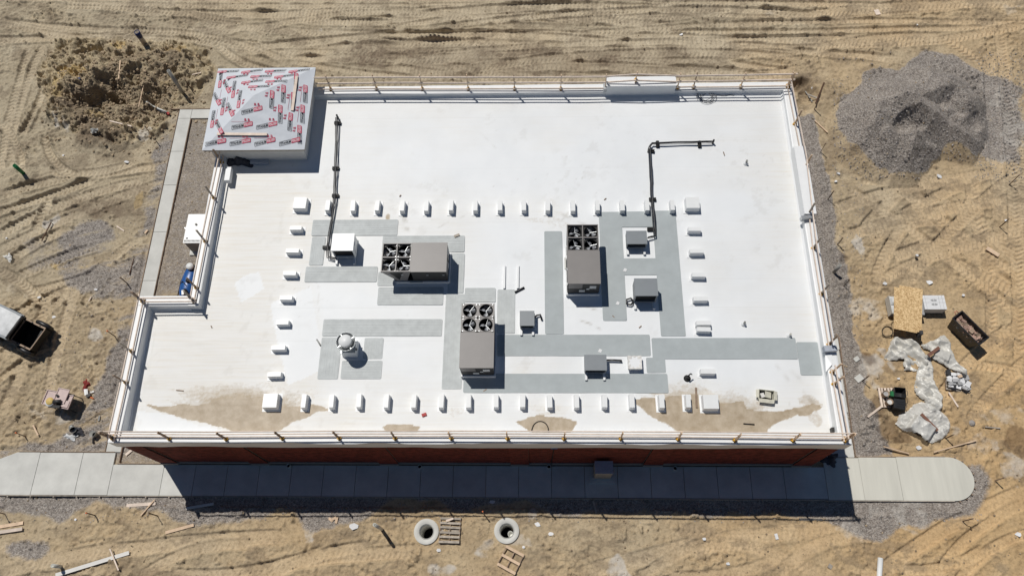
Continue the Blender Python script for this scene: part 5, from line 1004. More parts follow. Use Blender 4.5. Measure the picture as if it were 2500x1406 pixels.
for i in range(ks):
    q = i / (ks - 1); y = -1.05 + 2.1 * q; w_ = .40 * (1 - abs(2 * q - 1) ** 3.2) ** .6 + .03
    for j in range(n): a = 2 * math.pi * j / n; vs.append((w_ * math.cos(a), y, .38 + .34 * (w_ / .43) * math.sin(a)))
b.add(vs, [(i * n + j, (i + 1) * n + j, (i + 1) * n + (j + 1) % n, i * n + (j + 1) % n) for i in range(ks - 1) for j in range(n)] + [tuple(range(n)), tuple((ks - 1) * n + j for j in range(n))[::-1]]); b.build('shell', 'blue_plastic', t, True, False)
MB().lathe([(.17, .55), (.19, .88), (.0, .90)], (.0, .78, 0), 22).build('lid', 'white_paint', t, True, False); MB().lathe([(.21, .5), (.21, .72), (.17, .74)], (0, .78, 0), 20).build('neck', 'black_plastic', t, True, False)
for y in (-.05, -.62): MB().lathe([(.11, .6), (.11, .78), (0, .8)], (.08, y, 0), 14).build('fitting', 'black_plastic', t, True, False)
MB().tube([(-.44, -.9, .3), (-.46, 0, .42), (-.3, .75, .5)], .03, 6).build('hose', 'black_plastic', t, True, False); MB().tube([(.05, -.3, .78), (-.2, -.1, .74), (-.40, -.2, .5)], .025, 6).build('hose', 'black_plastic', t, True, False); MB().box((.02, -.75, .76), (.12, .26, .08), .3).build('valve', 'white_paint', t, world=False)
for y in (-.5, .4): MB().b2(-.42, .42, y - .06, y + .06, -.02, .14).build('saddle', 'black_plastic', t, world=False)

def wheel(t, x, y, r=.31, w_=.24):
    f = bpy.data.objects.new('wheel', None); COL.objects.link(f); f.parent = t; f.location = (x, y, r); f.rotation_euler.x = math.pi / 2
    MB().lathe([(r * .55, -w_ / 2), (r * .92, -w_ / 2), (r, -w_ * .3), (r, w_ * .3), (r * .92, w_ / 2), (r * .55, w_ / 2)], n=24).build('tyre', 'rubber', f, True, False); MB().lathe([(r * .55, -w_ * .52), (r * .5, w_ * .4), (r * .2, w_ * .52), (0, w_ * .52)], n=18).build('rim', 'unit_dark', f, True, False)
ga = gz(-26.56, 13.85); t = thing('utility_vehicle', 'utility vehicle with a dusty white roof and empty black bed at the left edge', 'vehicle', (-26.55, 13.84, ga), math.radians(156))
for sx in (-.16, 1.95):
    for sy in (-.72, .70): wheel(t, sx, sy, .36, .26)
MB().b2(-.45, 2.5, -.42, .42, .32, .50).build('chassis', 'unit_dark', t, world=False)
MB().b2(-.58, .58, -.60, .60, .50, .54).build('bed_floor', 'black', t, world=False)
for nm, q in (('bed_side', (-.62, .62, .605, .635, .46, .96)), ('bed_side', (-.62, .62, -.635, -.605, .46, .96)), ('bed_front', (.585, .62, -.604, .604, .46, 1.02)), ('tailgate', (-.62, -.59, -.604, .604, .46, .95))): MB().b2(*q).build(nm, 'black', t, world=False)
for q in ((-.64, .64, .59, .675, .96, .995), (-.64, .64, -.675, -.59, .96, .995)): MB().b2(*q).build('bed_rail', 'tan_frame', t, world=False)
MB().b2(-.645, -.60, -.589, .589, .95, .98).build('bed_rail', 'tan_frame', t, world=False); MB().b2(.59, .64, -.589, .589, 1.02, 1.05).build('bed_rail', 'tan_frame', t, world=False)
for x in (-.3, .2): MB().box((x, .632, 1.0), (.09, .05, .012)).build('tie_down', 'black', t, world=False); MB().box((x, -.632, 1.0), (.09, .05, .012)).build('tie_down', 'black', t, world=False)
MB().box((-.38, .36, .56), (.10, .26, .03), .05).build('loose_plate', 'dirty_white', t, world=False); MB().tube([(.15, -.28, .56), (-.02, -.1, .56)], .02, 6).build('strap', 'rubber', t, world=False)
for s in (-1, 1): MB().tube([(-.60, s * .76, .45), (-.46, s * .80, .70), (-.15, s * .80, .78), (.2, s * .80, .70), (.32, s * .76, .45)], .12, 8).build('fender', 'black_plastic', t, True, False)
for x in (.78, 2.2):
    for s in (-1, 1): MB().tube([(x, s * .6, .6), (x + (.02 if x < 1 else .15), s * .58, 1.62)], .04, 6).build('roof_post', 'unit_dark', t, world=False)
b = MB(); g = 9; vs = []
for j in range(g):
    for i in range(g): x = .42 + 2.1 * i / (g - 1); y = -.62 + 1.24 * j / (g - 1); vs.append((x, y, 1.70 - .06 * abs(2 * j / (g - 1) - 1) ** 3 - .05 * abs(2 * i / (g - 1) - 1) ** 4))
b.add(vs, [(j * g + i, j * g + i + 1, (j + 1) * g + i + 1, (j + 1) * g + i) for j in range(g - 1) for i in range(g - 1)]); b.build('roof_panel', 'dirty_white', t, True, False)
b = MB(); b.b2(.36, 2.56, .605, .73, 1.50, 1.63); b.b2(.36, 2.56, -.73, -.605, 1.50, 1.63); b.build('roof_edge', 'unit_grey', t, world=False); MB().tube([(.42, -.68, 1.58), (.38, -.3, 1.65), (.36, 0, 1.66), (.38, .3, 1.65), (.42, .68, 1.58)], .075, 8).build('roof_edge', 'unit_dark', t, True, False)
MB().b2(1.0, 1.5, -.55, .55, .6, 1.0).build('seat', 'black_plastic', t, world=False); MB().b2(.86, .98, -.55, .55, .85, 1.4).build('seat_back', 'black_plastic', t, world=False); MB().b2(2.3, 3.2, -.6, .6, .55, 1.0).build('hood', 'tan_frame', t, world=False)
for s in (-1, 1): MB().b2(.68, 2.3, s * .66 - .02, s * .66 + .02, .45, 1.1).build('door', 'unit_dark', t, world=False)

c = PG(168, 985); t = thing('masonry_saw', 'masonry saw with pink water trays on a folding stand', 'saw', (c.x, c.y, c.z), -.18); t.scale = (1.18, 1.15, 1)
for sx in (-.42, .42):
    for sy in (-.30, .30): MB().tube([(sx * 1.15, sy * 1.1, 0), (sx, sy, .72)], .022, 6).build('leg', 'unit_dark', t, world=False)
MB().b2(-.5, .5, -.34, .34, .70, .74).build('stand_frame', 'unit_dark', t, world=False)
def tray(x0, x1, y0, y1, z, nm, h=.07):
    b = MB().b2(x0, x1, y0, y1, z, z + .015)
    for q in ((x0, x1, y0, y0 + .025), (x0, x1, y1 - .025, y1), (x0, x0 + .025, y0 + .025, y1 - .025), (x1 - .025, x1, y0 + .025, y1 - .025)): b.b2(*q, z, z + h)
    b.build(nm, 'pink_tray', t, world=False)
tray(-.72, -.10, -.34, .32, .76, 'water_tray'); tray(.15, .52, -.36, .28, .76, 'water_tray'); tray(-.22, .30, -.16, .48, .86, 'sliding_table', .05)
MB().tube([(-.15, -.18, .98), (.16, -.10, .98)], .085, 12).build('motor', 'unit_dark', t, True, False); MB().lathe([(.16, -.03), (.17, 0), (.16, .03), (0, .04)], (-.30, -.18, 1.0), 18).build('blade_guard', 'yellow_tan', t, True, False); MB().lathe([(.19, -.035), (.19, -.01), (0, -.01)], (-.30, -.22, .99), 18).build('guard_rim', 'white_paint', t, True, False); MB().box((-.05, -.36, .9), (.5, .12, .1), .1).build('arm', 'black', t, world=False); MB().box((-.12, .12, .96), (.1, .08, .08)).build('handle', 'black', t, world=False); MB().b2(.2, .48, -.3, .0, .78, .86).build('pump', 'pink_tray', t, world=False)
heap('red_bag', 'crumpled red canvas bag beside the masonry saw', 'bag', 210, 938, gz(-23, 11), .2, .28, .2, 'red_cloth', 7)
c = PG(212, 958); t = thing('tool_pile', 'pile of white rods and an orange handled tool beside the red bag', 'tools', (c.x, c.y, c.z))
for k in range(4): MB().beam((-.14 + k * .06, .16, .06 + .02 * k), (-.02 + k * .05, -.16, .05 + .03 * (k % 2)), .05, .03).build('rod', 'white_paint', t, world=False)
MB().tube([(.28, -.26, .05), (.46, -.34, .05)], .035, 6).build('handle', 'orange', t, True, False); MB().box((.18, -.18, .07), (.22, .16, .12), .5).build('tool_body', 'unit_dark', t, world=False); MB().box((.32, .02, .05), (.18, .1, .06), .3).build('rag', 'tpo_dusty', t, world=False)
def bucket(label, u, v, mt, tilt=None, rz=0., r=.15, h=.36, fill=None, loc=None, grp='mortar buckets'):
    c = loc or PG(u, v); t = thing('bucket', label, 'bucket', (c.x, c.y, c.z + (.0 if tilt is None else r)), rz, grp)
    if tilt: t.rotation_euler = (tilt, 0, rz)
    MB().lathe([(r * .85, 0), (r, h), (r * 1.06, h), (r * 1.06, h - .03), (r * .94, h - .02), (r * .80, .03), (0, .03)], n=22).build('pail', mt, t, True, False)
    MB().lathe([(r * .86, h * (.75 if fill else .3)), (0, h * (.76 if fill else .3))], n=18).build('fill_or_shade', fill or 'fine_dark', t, world=False)  # a pail without fill gets a near-black disc, its inner shade painted in
    MB().tube([(r * 1.06 * math.cos(a), r * 1.06 * math.sin(a), h - .05 - .12 * math.sin(a)) for a in np.linspace(0, math.pi, 9)], .008, 5).build('bail', 'galv', t, True, False)
bucket('grey bucket standing empty by the south west corner of the building', 234, 1062, 'pvc_grey'); bucket('grey bucket tipped on its side beside a dark bag', 178, 1044, 'pvc_grey', 1.0, .9)
heap('bag', 'dark grey bag lying next to the tipped bucket', 'bag', 189, 1053, gz(-22.6, 8.9), .24, .2, .16, 'cloth_dark', 9); heap('bag', 'limp white sack lying below the dark grey bag', 'sack', 172, 1066, gz(-22.8, 8.6), .28, .12, .08, 'dirty_white', 11, -.2)
c = PG(243, 1022); single('trowel', MB().tube([(c.x, c.y + .15, c.z + .05), (c.x + .01, c.y - .12, c.z + .05)], [.03, .05], 8), 'galv', 'small metal hand tool lying on gravel above the standing bucket', 'tool'); c = PG(228, 1076); single('trowel', MB().tube([(c.x - .03, c.y + .15, c.z + .05), (c.x + .03, c.y - .12, c.z + .05)], [.03, .045], 8), 'black_plastic', 'small dark hand tool lying on gravel below the standing bucket', 'tool')
pts = [PG(u, v, .025) for u, v in ((196, 1048), (200, 1038), (212, 1028), (226, 1019), (236, 1012), (246, 1006), (240, 1000), (234, 1006), (244, 1012), (250, 1004))]; single('extension_cord', MB().tube(pts, .012, 5), 'wood_old', 'thin brown cord snaking over gravel by the buckets', 'cord', None, True)

# ------------------------------------------------------------------ east side: stacked masonry goods and plastic
gE = gz(20.0, 14.8)
pE = P(2216, 752, gE); pallet('pallet under the strand board stack at the right', 0, 0, .0, 1.15, 1.15, 6, loc=Vector((pE.x, pE.y - .1, gE)))
c0 = P(2190, 752, .55); t = thing('bag_stack', 'plastic wrapped stack of white bags left of the strand board', 'bags', (pE.x - .72, pE.y - .02, gE + .10))
for k in range(3):
    for j in range(2):
        b = MB(); n = 8; vs = []
        for yy in range(n):
            for xx in range(n): a, e = xx / (n - 1) * 2 - 1, yy / (n - 1) * 2 - 1; vs.append((a * .30 - .08, (e * .24) + (j - .5) * .5, .18 * k + .17 * (1 - max(abs(a), abs(e)) ** 4)))
        b.add(vs, [(q * n + p, q * n + p + 1, (q + 1) * n + p + 1, (q + 1) * n + p) for q in range(n - 1) for p in range(n - 1)]); b.b2(-.37, .21, (j - .5) * .5 - .235, (j - .5) * .5 + .235, .18 * k, .18 * k + .02); b.build('bag', 'dirty_white' if k == 2 else 'grey_block', t, True, False)
b = MB(); b.b2(-.42, -.395, -.5, .5, 0, .50); b.build('wrap', 'plastic_clear', t, world=False)
t = thing('block_stack', 'stack of grey block under the strand board sheets', 'blocks', (pE.x - .02, pE.y - .1, gE + .14))
for k in range(3):
    for i in range(2):
        for j in range(3): MB().box((-.12 + i * .42, -.36 + j * .36, .09 + k * .165), (.40, .34, .16)).build('block', 'grey_block', t, world=False)
def quad_sheet(nm, lb, pts, z, th, mt, cat, grp=None):
    w_ = [P(u, v, zz) for (u, v), zz in zip(pts, z)]; b = MB(); b.add([*w_, *[q - Vector((0, 0, th)) for q in w_]], [(0, 1, 2, 3), (7, 6, 5, 4), (0, 4, 5, 1), (1, 5, 6, 2), (2, 6, 7, 3), (3, 7, 4, 0)]); b.f = [f[::-1] for f in b.f]; return single(nm, b, mt, lb, cat, grp)
zz = gE + .70
quad_sheet('strand_board', 'lower strand board sheet with its edges showing behind the top sheet', [(2196, 696), (2253, 706), (2250, 812), (2190, 800)], [zz - .025] * 4, .015, 'osb', 'sheet', 'strand board sheets')
quad_sheet('strand_board', 'top strand board sheet lying over the masonry stack', [(2183, 700), (2247, 712), (2239, 813), (2182, 802)], [zz] * 4, .015, 'osb', 'sheet', 'strand board sheets')
single('shim', MB().box(P(2245, 815, .55), (.14, .20, .5)), 'charcoal_block', 'dark post under the corner of the strand board', 'post')
c = P(2280, 748, gE + .5); t = thing('white_carton', 'strapped white carton pack with grey oval prints right of the strand board', 'carton', (c.x, c.y + .18, gE + .03))
MB().b2(-.52, .52, -.38, .36, .0, .10).build('skid', 'wood_old', t, world=False); MB().b2(-.56, .56, -.40, .38, .10, .62).build('pack', 'white_block', t, world=False)
for y in (.10, -.12): MB().lathe([(.0, .624), (.001, .624)], (-.02, y, 0), 4) if False else None
for y in (.10, -.13):
    for s in (-1, 1): MB().prism([(-.02 + s * .012 + s * .15 * math.sin(a), y + .065 * math.cos(a)) for a in np.linspace(0, math.pi, 12)], .6195, .6225).build('printed_oval', 'print_grey', t, world=False)
for x in (-.44, .25, .42): MB().b2(x - .006, x + .006, -.402, .382, .6195, .6235).build('strap', 'print_grey', t, world=False)
for y in (.2, -.02): MB().b2(-.562, .562, y - .005, y + .005, .6195, .624).build('strap', 'print_grey', t, world=False)
pts = [PG(2166 + 13 * math.cos(a), 810 + 13 * math.sin(a), .03) for a in np.linspace(0, 2 * math.pi, 25)]; single('hose_ring', MB().tube(pts, .022, 6), 'rubber', 'black hose lying in a ring left of the strand board', 'hose', None, True)
# black tub of scrap
cs = [P(2351, 762, 1.05), P(2412, 820, 1.05), P(2391, 842, 1.05), P(2326, 777, 1.05)]; cc = sum(cs, Vector()) / 4; e1 = (cs[2] - cs[3]); e2 = (cs[0] - cs[3]); TL, TW = e1.length, e2.length; g = gz(cc.x, cc.y); an = math.atan2(e1.y, e1.x)
t = thing('scrap_tub', 'long black tub filled with broken masonry and scrap', 'tub', (cc.x, cc.y, g), an); a, w_ = TL / 2, TW / 2; hh = 1.05 - g; k = .80
b = MB(); o = [(-a, -w_), (a, -w_), (a, w_), (-a, w_)]; th = .035; vs = [(x * k, y * k, .02) for x, y in o] + [(x, y, hh) for x, y in o] + [(x - th * np.sign(x), y - th * np.sign(y), hh) for x, y in o] + [(x * k - th * np.sign(x), y * k - th * np.sign(y), .08) for x, y in o]
b.add(vs, [(3, 2, 1, 0)] + [(i, (i + 1) % 4, 4 + (i + 1) % 4, 4 + i) for i in range(4)] + [(4 + i, 4 + (i + 1) % 4, 8 + (i + 1) % 4, 8 + i) for i in range(4)] + [(8 + i, 8 + (i + 1) % 4, 12 + (i + 1) % 4, 12 + i) for i in range(4)] + [(12, 13, 14, 15)]); b.build('shell', 'black_plastic', t, world=False)
b = MB()
for x0, x1, y0, y1 in ((-a - .02, a + .02, -w_ - .03, -w_ + .02), (-a - .02, a + .02, w_ - .02, w_ + .03), (-a - .03, -a + .02, -w_ + .02, w_ - .02), (a - .02, a + .03, -w_ + .02, w_ - .02)): b.b2(x0, x1, y0, y1, hh - .04, hh + .015)
b.build('rim', 'black_plastic', t, world=False)
for i in range(64):
    x = rng.uniform(-a * .80, a * .72); y = rng.uniform(-w_ * .7, w_ * .5); s = rng.uniform(.06, .2); M_ = Matrix.Rotation(rng.uniform(0, 3), 3, 'Z') @ Matrix.Rotation(rng.uniform(-.5, .5), 3, 'X')
    MB().box((x, y, hh * rng.uniform(.68, .90) - .10 * abs(x) / a), (s * 1.4, s, s * .5), M=M_).build('scrap_piece', rng.choice(('brick_scrap', 'brick_scrap', 'brick_scrap', 'cardboard', 'wood_old')), t, world=False)
MB().b2(-a * .86, a * .86, -w_ * .84, w_ * .84, hh * .4, hh * .66).build('scrap_bed', 'brick_scrap', t, world=False)
for i in range(4): MB().beam((a * .5 + .05 * i, -w_ * .5 + .05 * i, hh * .8), (a * .82, -w_ * .2 + .12 * i, hh * .72), .02, .02).build('rod', 'galv', t, world=False)
MB().tube([(-a - .02, w_ * .3, hh), (-a - .16, w_ * .25, hh + .05), (-a - .17, -w_ * .15, hh + .05), (-a - .02, -w_ * .25, hh)], .016, 6).build('handle', 'red_paint', t, True, False)
nrm = Vector((0, -1, 0)); sl_ = w_ * (1 - k) / (hh - .02)
def onside(x, z): return (x, -w_ + (hh - z) * sl_ - .004, z)
for x0, stroke in ((-.70, [(0, .80), (.12, .82), (.14, .55), (0, .52)]), (-.45, [(0, .82), (.02, .5)]), (-.38, [(0, .82), (.14, .5)]), (-.22, [(0, .5), (.14, .82)]), (0, [(0, .82), (.08, .66), (.16, .82)]), (.08, [(0, .66), (0, .5)]), (.22, [(0, .82), (.14, .5)]), (.24, [(.12, .82), (0, .5)]), (.5, [(0, .82), (0, .5)]), (.5, [(.12, .82), (0, .66), (.13, .5)])):
    for (xa, za), (xb, zb) in zip(stroke[:-1], stroke[1:]): MB().beam(onside(x0 + xa, za), onside(x0 + xb, zb), .014, .008, up=(0, -1, 0)).build('chalk_mark', 'chalk', t, world=False)
# brown boards weighing the plastic down, charcoal and white block pile
def film(nm, lb, px, mt, bumps=(), amp=.05, seed=1, st=.035, base=.03):
    poly = [tuple(P(u, v, .08)[:2]) for u, v in px]; a = np.array(poly); gx, gy = np.meshgrid(np.arange(a[:, 0].min() - .05, a[:, 0].max() + .05, st), np.arange(a[:, 1].min() - .05, a[:, 1].max() + .05, st))
    ins = inpoly(gx + .10 * fbm(gx, gy, .45, 3, seed), gy + .10 * fbm(gx, gy, .45, 3, seed + 7), poly)
    gh = np.array([[gz(x, y) for x in gx[0]] for y in gy[:, 0]]); k = 2
    gh += .0
    for _ in range(40): gh[1:-1, 1:-1] = np.maximum(gh[1:-1, 1:-1], (gh[2:, 1:-1] + gh[:-2, 1:-1] + gh[1:-1, 2:] + gh[1:-1, :-2]) / 4)
    z = gh + base + amp * 1.7 * (1 - np.abs(3.0 * fbm(gx * .9 + .8 * gy, .45 * gy - .3 * gx, .55, 3, seed + 3, .5))) + amp * .30 * (1 - np.abs(3 * vn(gx + gy, gx * .4 - gy, .3, seed + 5))) + .05 * (1 - np.minimum(1, np.abs(7 * vn(gx * 1.2 + .6 * gy, gy * .5 - gx * .3, .38, seed + 9)))) + .03 * (1 - np.minimum(1, np.abs(6 * vn(gy - .6 * gx, gx * .4 + .3 * gy, .3, seed + 13))))
    e = sum(np.roll(np.roll(ins, i, 0), j, 1) * 1. for i in range(-3, 4) for j in range(-3, 4)) / 49; gh = gh + .05; z = gh + (z - gh + .05) * sst(.3, .95, e)
    for (u, v, rx, ry, rot, h) in bumps:
        c = P(u, v, h); x = gx - c.x; y = gy - c.y; p = x * math.cos(rot) + y * math.sin(rot); q = -x * math.sin(rot) + y * math.cos(rot); m_ = sst(1.25, .95, np.maximum(np.abs(p) / rx, np.abs(q) / ry)); z = np.maximum(z, gh + (h + .02 * fbm(gx, gy, .15, 2, 5)) * m_ + .02)
    ny, nx = gx.shape; idx = np.arange(ny * nx).reshape(ny, nx); q = np.stack([idx[:-1, :-1], idx[:-1, 1:], idx[1:, 1:], idx[1:, :-1]], -1).reshape(-1, 4); q = q[ins.ravel()[q].all(1)]; used = np.zeros(ny * nx, bool); used[q.ravel()] = True; re = np.cumsum(used) - 1
    b = MB(); b.v = [tuple(r) for r in np.stack([gx.ravel(), gy.ravel(), z.ravel()], -1)[used]]; b.f = [tuple(r) for r in re[q].tolist()]; o = single(nm, b, mt, lb, 'plastic sheet', 'plastic sheets on the sand', True); o.data.materials[0] = MAT[mt]; return o
film('plastic_sheet', 'wrinkled white plastic sheet below the strand board', [(2160, 870), (2170, 840), (2183, 822), (2200, 820), (2240, 838), (2262, 865), (2266, 880), (2258, 900), (2235, 907), (2207, 905), (2202, 876), (2178, 880), (2163, 878)], 'plastic_film', amp=.12, seed=3)
film('plastic_sheet', 'clear plastic sheet draped over dark blocks beside the tub', [(2247, 842), (2280, 828), (2306, 817), (2320, 838), (2322, 858), (2332, 880), (2345, 893), (2362, 905), (2358, 925), (2345, 908), (2318, 900), (2272, 875), (2275, 860), (2255, 852)], 'plastic_film', [(2300, 866, .36, .22, -.5, .26)], amp=.10, seed=11)
film('plastic_sheet', 'twisted strip of white plastic sheet running down between the stacks', [(2250, 868), (2268, 866), (2276, 895), (2275, 925), (2285, 950), (2298, 970), (2297, 1000), (2285, 1010), (2255, 985), (2240, 970), (2229, 950), (2230, 930), (2236, 908)], 'plastic_film', amp=.12, seed=17)
film('plastic_sheet', 'wide clear plastic sheet draped over grey blocks at the bottom of the strip', [(2245, 980), (2262, 985), (2290, 1000), (2318, 1030), (2320, 1055), (2295, 1075), (2270, 1082), (2250, 1080), (2235, 1065), (2210, 1055), (2195, 1045), (2180, 1033), (2200, 1010), (2220, 995)], 'plastic_clear', [(2250, 1046, .50, .40, -.72, .40)], amp=.07, seed=23)
c = P(2252, 1045, .35); t = thing('block_stack', 'stack of pale grey blocks showing at the lower plastic sheet', 'blocks', (c.x, c.y, gz(c.x, c.y) + .10), -.70)
for i in range(3):
    for j in range(2): MB().box((-.30 + i * .30, -.16 + j * .32, .12), (.27, .28, .22), rng.uniform(-.04, .04)).build('block', 'grey_block', t, world=False)
t0 = P(2282, 858, .5); single('brown_plank', MB().beam(P(2266, 868, .48), P(2293, 848, .48), .16, .05), 'wood_red', 'brown plank weighing down the upper plastic sheet', 'plank'); single('brown_plank', MB().beam(P(2249, 1010, .42), P(2289, 1051, .42), .15, .05), 'wood_red', 'long brown plank weighing down the lower plastic sheet', 'plank')
c = PG(2334, 934); pallet('pallet under the black and white block pile', 0, 0, -.15, 1.15, .95, 6, 'wood_grey', loc=c)
t = thing('paver_pile', 'loose pile of charcoal and white pavers right of the plastic strip', 'pavers', (c.x, c.y, c.z + .14), -.15)
for i in range(26):
    M_ = Matrix.Rotation(rng.uniform(-.5, .5), 3, 'Z') @ Matrix.Rotation(rng.uniform(-.25, .25), 3, 'X') @ Matrix.Rotation(rng.uniform(-.25, .25), 3, 'Y'); x, y = -.42 + .21 * (i % 5) + rng.uniform(-.05, .05), -.34 + .16 * (i // 5) + rng.uniform(-.04, .04)
    MB().box((x, y, .08 + .16 * rng.random() * (1 - abs(x))), (.22, .17, .10), M=M_).build('paver', rng.choice(('charcoal_block', 'white_block', 'white_block', 'grey_block')), t, world=False)
MB().b2(-.5, .5, -.42, .42, 0, .06).build('bottom_course', 'charcoal_block', t, world=False); MB().box((.02, .22, .24), (.2, .14, .1), .5).build('paver', 'wood_new', t, world=False)
c = PG(2170, 972); pallet('pallet carrying buckets and black bins at the right', 0, 0, math.pi / 2, 1.0, 1.05, 7, 'wood_rail', loc=c)
zp = c.z + .15
bucket('mud splashed bucket at the upper left of the bucket pallet', 0, 0, 'tan_frame', loc=Vector((*P(2161, 962, zp + .2)[:2], zp)), fill='grey_block', r=.15); bucket('mud splashed bucket at the lower left of the bucket pallet', 0, 0, 'tan_frame', loc=Vector((*P(2170, 982, zp + .2)[:2], zp)), fill='dirty_white', r=.15)
for lb, (u, v), op, rz in (('open black bin at the upper right of the bucket pallet', (2194, 960), True, -.1), ('lidded black bin at the lower right of the bucket pallet', (2193, 988), False, -.15)):
    q = P(u, v, zp + .25); t = thing('black_bin', lb, 'bin', (q.x, q.y, zp - (.0 if op else .05)), rz, 'black bins'); b = MB(); a, w_, h = .27, .25, .45; o = [(-a, -w_), (a, -w_), (a, w_), (-a, w_)]; vs = [(x * .85, y * .85, 0) for x, y in o] + [(x, y, h) for x, y in o] + [(x * .92, y * .92, h) for x, y in o] + [(x * .8, y * .8, .05) for x, y in o]
    b.add(vs, [(3, 2, 1, 0)] + [(i + s, (i + 1) % 4 + s, 4 + (i + 1) % 4 + s, 4 + i + s) for s in (0, 4, 8) for i in range(4)] + [(12, 13, 14, 15)]); b.build('shell', 'black_plastic', t, world=False)
    if not op: MB().b2(-.26, .26, -.24, .24, h + .001, h + .05).build('lid', 'black_plastic', t, world=False); [MB().b2(-.2, .2, y - .02, y + .02, h + .05, h + .065).build('lid_rib', 'black_plastic', t, world=False) for y in (-.12, 0, .12)]
    MB().tube([(a, -.12, h - .05), (a + .09, -.11, h - .04), (a + .09, .11, h - .04), (a, .12, h - .05)], .014, 6).build('handle', 'black_plastic', t, True, False)
single('green_crate', MB().box(P(2176, 962, zp + .15), (.16, .26, .24), -.3), 'green_pvc', 'small green crate between the buckets and the open bin', 'crate')
for u, v, s, lb in ((2090, 877, .28, 'pale flat slab by the wet patch at the east strip'), (2096, 924, .40, 'tilted pale slab at the edge of the east gravel')):
    q = PG(u, v); single('stone_slab', MB().box(q + Vector((0, 0, .05)), (s, s * .8, .05), .6), 'concrete', lb, 'slab')
q = PG(2372, 1033); single('tuft', MB().lathe([(.13, 0), (.16, .06), (.09, .14), (.02, .16)], q, 9), 'stone', 'small dark clump of stone right of the plastic sheets', 'stone')
# hole behind the building: pipe ends and torn film
pts = [PG(u, v, .1) for u, v in ((1962, 222), (1972, 236), (1982, 252))]; single('conduit', MB().tube(pts, .03, 6), 'pvc_grey', 'bent grey conduit in the hole behind the building', 'conduit'); quad_sheet('torn_film', 'torn white film sticking out of the hole behind the building', [(1980, 214), (1996, 206), (1992, 222), (1984, 224)], [.1, .35, .1, .0], .01, 'white_block', 'film')
# dirt mound finds
pts = [PG(u, v, .12) for u, v in ((360, 252), (375, 262), (392, 270), (410, 277))]; single('conduit', MB().tube(pts, .05, 8), 'pvc', 'curved white conduit lying on the mound beside the path', 'conduit', None, True); pts = [p + Vector((.05, -.16, .02)) for p in pts]; single('conduit', MB().tube(pts, .035, 8), 'black_plastic', 'curved black conduit lying on the mound beside the path', 'conduit', None, True)
q = PG(413, 281, .08); single('red_fitting', MB().lathe([(.08, 0), (.09, .1), (0, .12)], q, 10), 'red_paint', 'small red fitting beside the curved conduits', 'fitting'); q = PG(194, 195, .06); single('blue_lump', MB().box(q, (.2, .16, .12), .4), 'navy', 'small dark blue lump on the pale part of the mound', 'debris')
heap('pipe_fitting', 'grey pipe fitting half buried at the foot of the mound', 'fitting', 228, 318, gz(*P(228, 318)[:2]) + .05, .2, .16, .16, 'pvc_grey', 13)
heap('brush_pile', 'crumpled grey plastic on the sand at the far left', 'plastic', 20, 628, gz(*P(20, 628)[:2]) + .02, .25, .14, .1, 'plastic_clear', 15, -.8)
# litter
for k, (u, v, wh) in enumerate(((97, 727, 'above the vehicle'), (132, 774, 'right of the vehicle'), (235, 708 + 0, 'left of the roof notch'), (18, 583, 'at the far left tracks'), (185, 1268, 'below the left sidewalk'), (863, 1284, 'left of the left manhole'), (1072, 1343, 'below the grey pallet'), (1312, 1280, 'right of the right manhole'), (1345, 1303, 'below the front shadow'), (1278, 1335, 'beside the tilted pallet'), (1203, 1225, 'in the front shadow'), (1718, 1315, 'below the front shadow at the right'), (1777, 1376, 'at the bottom right of centre'), (2040, 445, 'between the strip and the gravel heap'), (2047, 425, 'left of the gravel heap'), (2293, 432, 'below the gravel heap'), (2237, 625, 'in the tracks at the right'), (2268, 690, 'above the white carton'), (2160, 693, 'above the bag stack'), (2350, 722, 'above the black tub'), (2485, 1365 - 60, 'at the lower right edge'), (2192, 925, 'left of the plastic strip'), (2242, 1093, 'below the wide plastic sheet'), (1662, 86, 'on the haul road behind the building'), (310, 397, 'beside the lower tracks'), (155, 380, 'below the mound'), (2455, 539, 'at the far right tracks'), (2238, 62, 'on the haul road at the top right'))):
    q = PG(u, v, .02); s = rng.uniform(.09, .17) * (1.6 if k in (15, 17, 5) else 1); a0 = rng.uniform(0, 6); pl = [(q.x + s * rng.uniform(.6, 1.1) * math.cos(a0 + i * 1.05), q.y + s * .7 * rng.uniform(.6, 1.1) * math.sin(a0 + i * 1.05)) for i in range(6)]
    b = MB().prism(pl, q.z, q.z + .03); b.v = [(x, y, z + (.04 * math.sin(9 * x) + .02) * (z > q.z + .01)) for x, y, z in b.v]; single('litter', b, 'white_block', f'scrap of white litter {wh}', 'litter', 'scraps of litter on the sand')
for k, (u, v) in enumerate(((815, 1266), (822, 1270), (808, 1268))): q = PG(u, v, .05); single('shingle_scrap', MB().box(q, (.28, .12, .03), .5 + k), 'wood_new', f'{ORD[k]} tan scrap of the little heap below the front shadow', 'scrap', 'tan scraps below the front shadow')

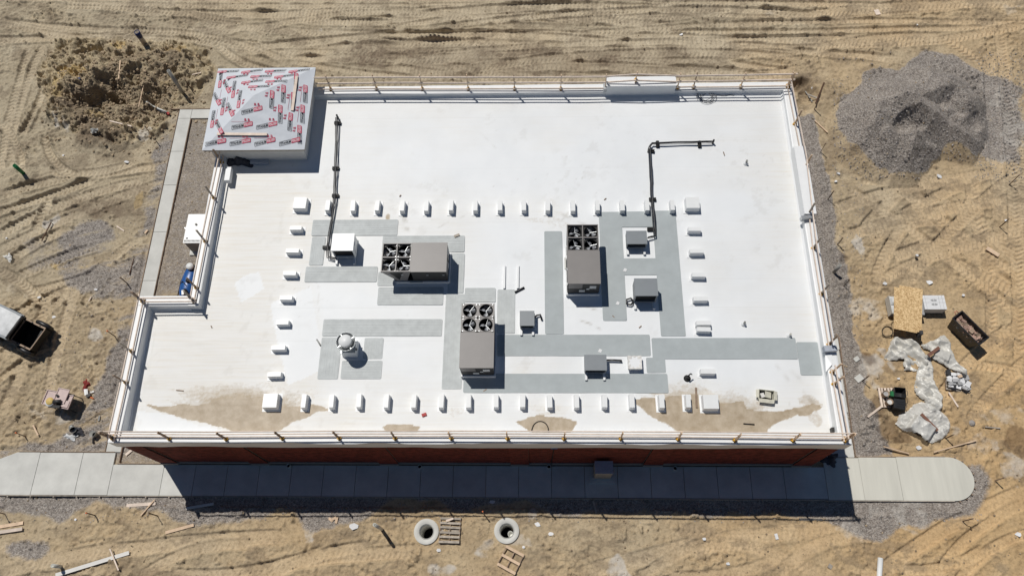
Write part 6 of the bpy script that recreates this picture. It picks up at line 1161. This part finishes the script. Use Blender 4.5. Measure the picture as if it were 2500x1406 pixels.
# ------------------------------------------------------------------ clods, stones and splinters nobody could count
def scatter(nm, n, pick, smin, smax, mt, label, flat=.7, sink=.3):
    ph = (1 + 5 ** .5) / 2; ico = np.array([(-1, ph, 0), (1, ph, 0), (-1, -ph, 0), (1, -ph, 0), (0, -1, ph), (0, 1, ph), (0, -1, -ph), (0, 1, -ph), (ph, 0, -1), (ph, 0, 1), (-ph, 0, -1), (-ph, 0, 1)]) / 1.9
    fc = np.array([(0, 11, 5), (0, 5, 1), (0, 1, 7), (0, 7, 10), (0, 10, 11), (1, 5, 9), (5, 11, 4), (11, 10, 2), (10, 7, 6), (7, 1, 8), (3, 9, 4), (3, 4, 2), (3, 2, 6), (3, 6, 8), (3, 8, 9), (4, 9, 5), (2, 4, 11), (6, 2, 10), (8, 6, 7), (9, 8, 1)])
    V = []; F = []; i = 0
    while i < n:
        u, v = pick()
        p = P(u, v, 0); x, y = p.x, p.y
        if -18.7 < x < 13.4 and 7.2 < y < 26.2 or (-22 < x < 21.2 and 5.5 < y < 8) or (-21.7 < x < -20.7 and 5 < y < 29): i += 1; continue
        s = smin + (smax - smin) * rng.random() ** 3; q = ico * (s * (.75 + .5 * NR.random((12, 3)))); q[:, 2] *= flat; q = q + np.array([x, y, gz(x, y) + s * (.5 - sink)]); F.append(fc + 12 * len(V)); V.append(q); i += 1
    V = np.concatenate(V); F = np.concatenate(F); me = bpy.data.meshes.new(nm); me.from_pydata(V.tolist(), [], F.tolist()); me.materials.append(MAT[mt]); o = place(nm, me); tag(o, label, None, None, 'stuff')
def mound():
    while True:
        u, v = rng.gauss(300, 95), rng.gauss(225, 65)
        if 105 < u < 520 and 95 < v < 380: return u, v
scatter('dirt_clods', 3600, mound, .02, .11, 'soil_clod', 'loose brown dirt clods over the dug up mound')
scatter('field_clods', 5200, lambda: (rng.uniform(-20, 2520), rng.uniform(-20, 1430)), .012, .06, 'soil_clod', 'small clods scattered over the bare sand')
def heap_pick():
    while True:
        u, v = rng.uniform(2030, 2500), rng.uniform(130, 445)
        p = P(u, v); 
        if gz(p.x, p.y) > .12 or u > 2380: return u, v
scatter('loose_gravel', 5200, heap_pick, .018, .05, 'stone', 'loose stones over the gravel heap')
scatter('strip_gravel', 4200, lambda: rng.choice(((rng.uniform(1985, 2110), rng.uniform(290, 1110)), (rng.uniform(0, 2400), rng.uniform(1214, 1275)), (rng.uniform(100, 360), rng.uniform(520, 1090)))), .012, .04, 'stone', 'loose stones over the gravel strips')
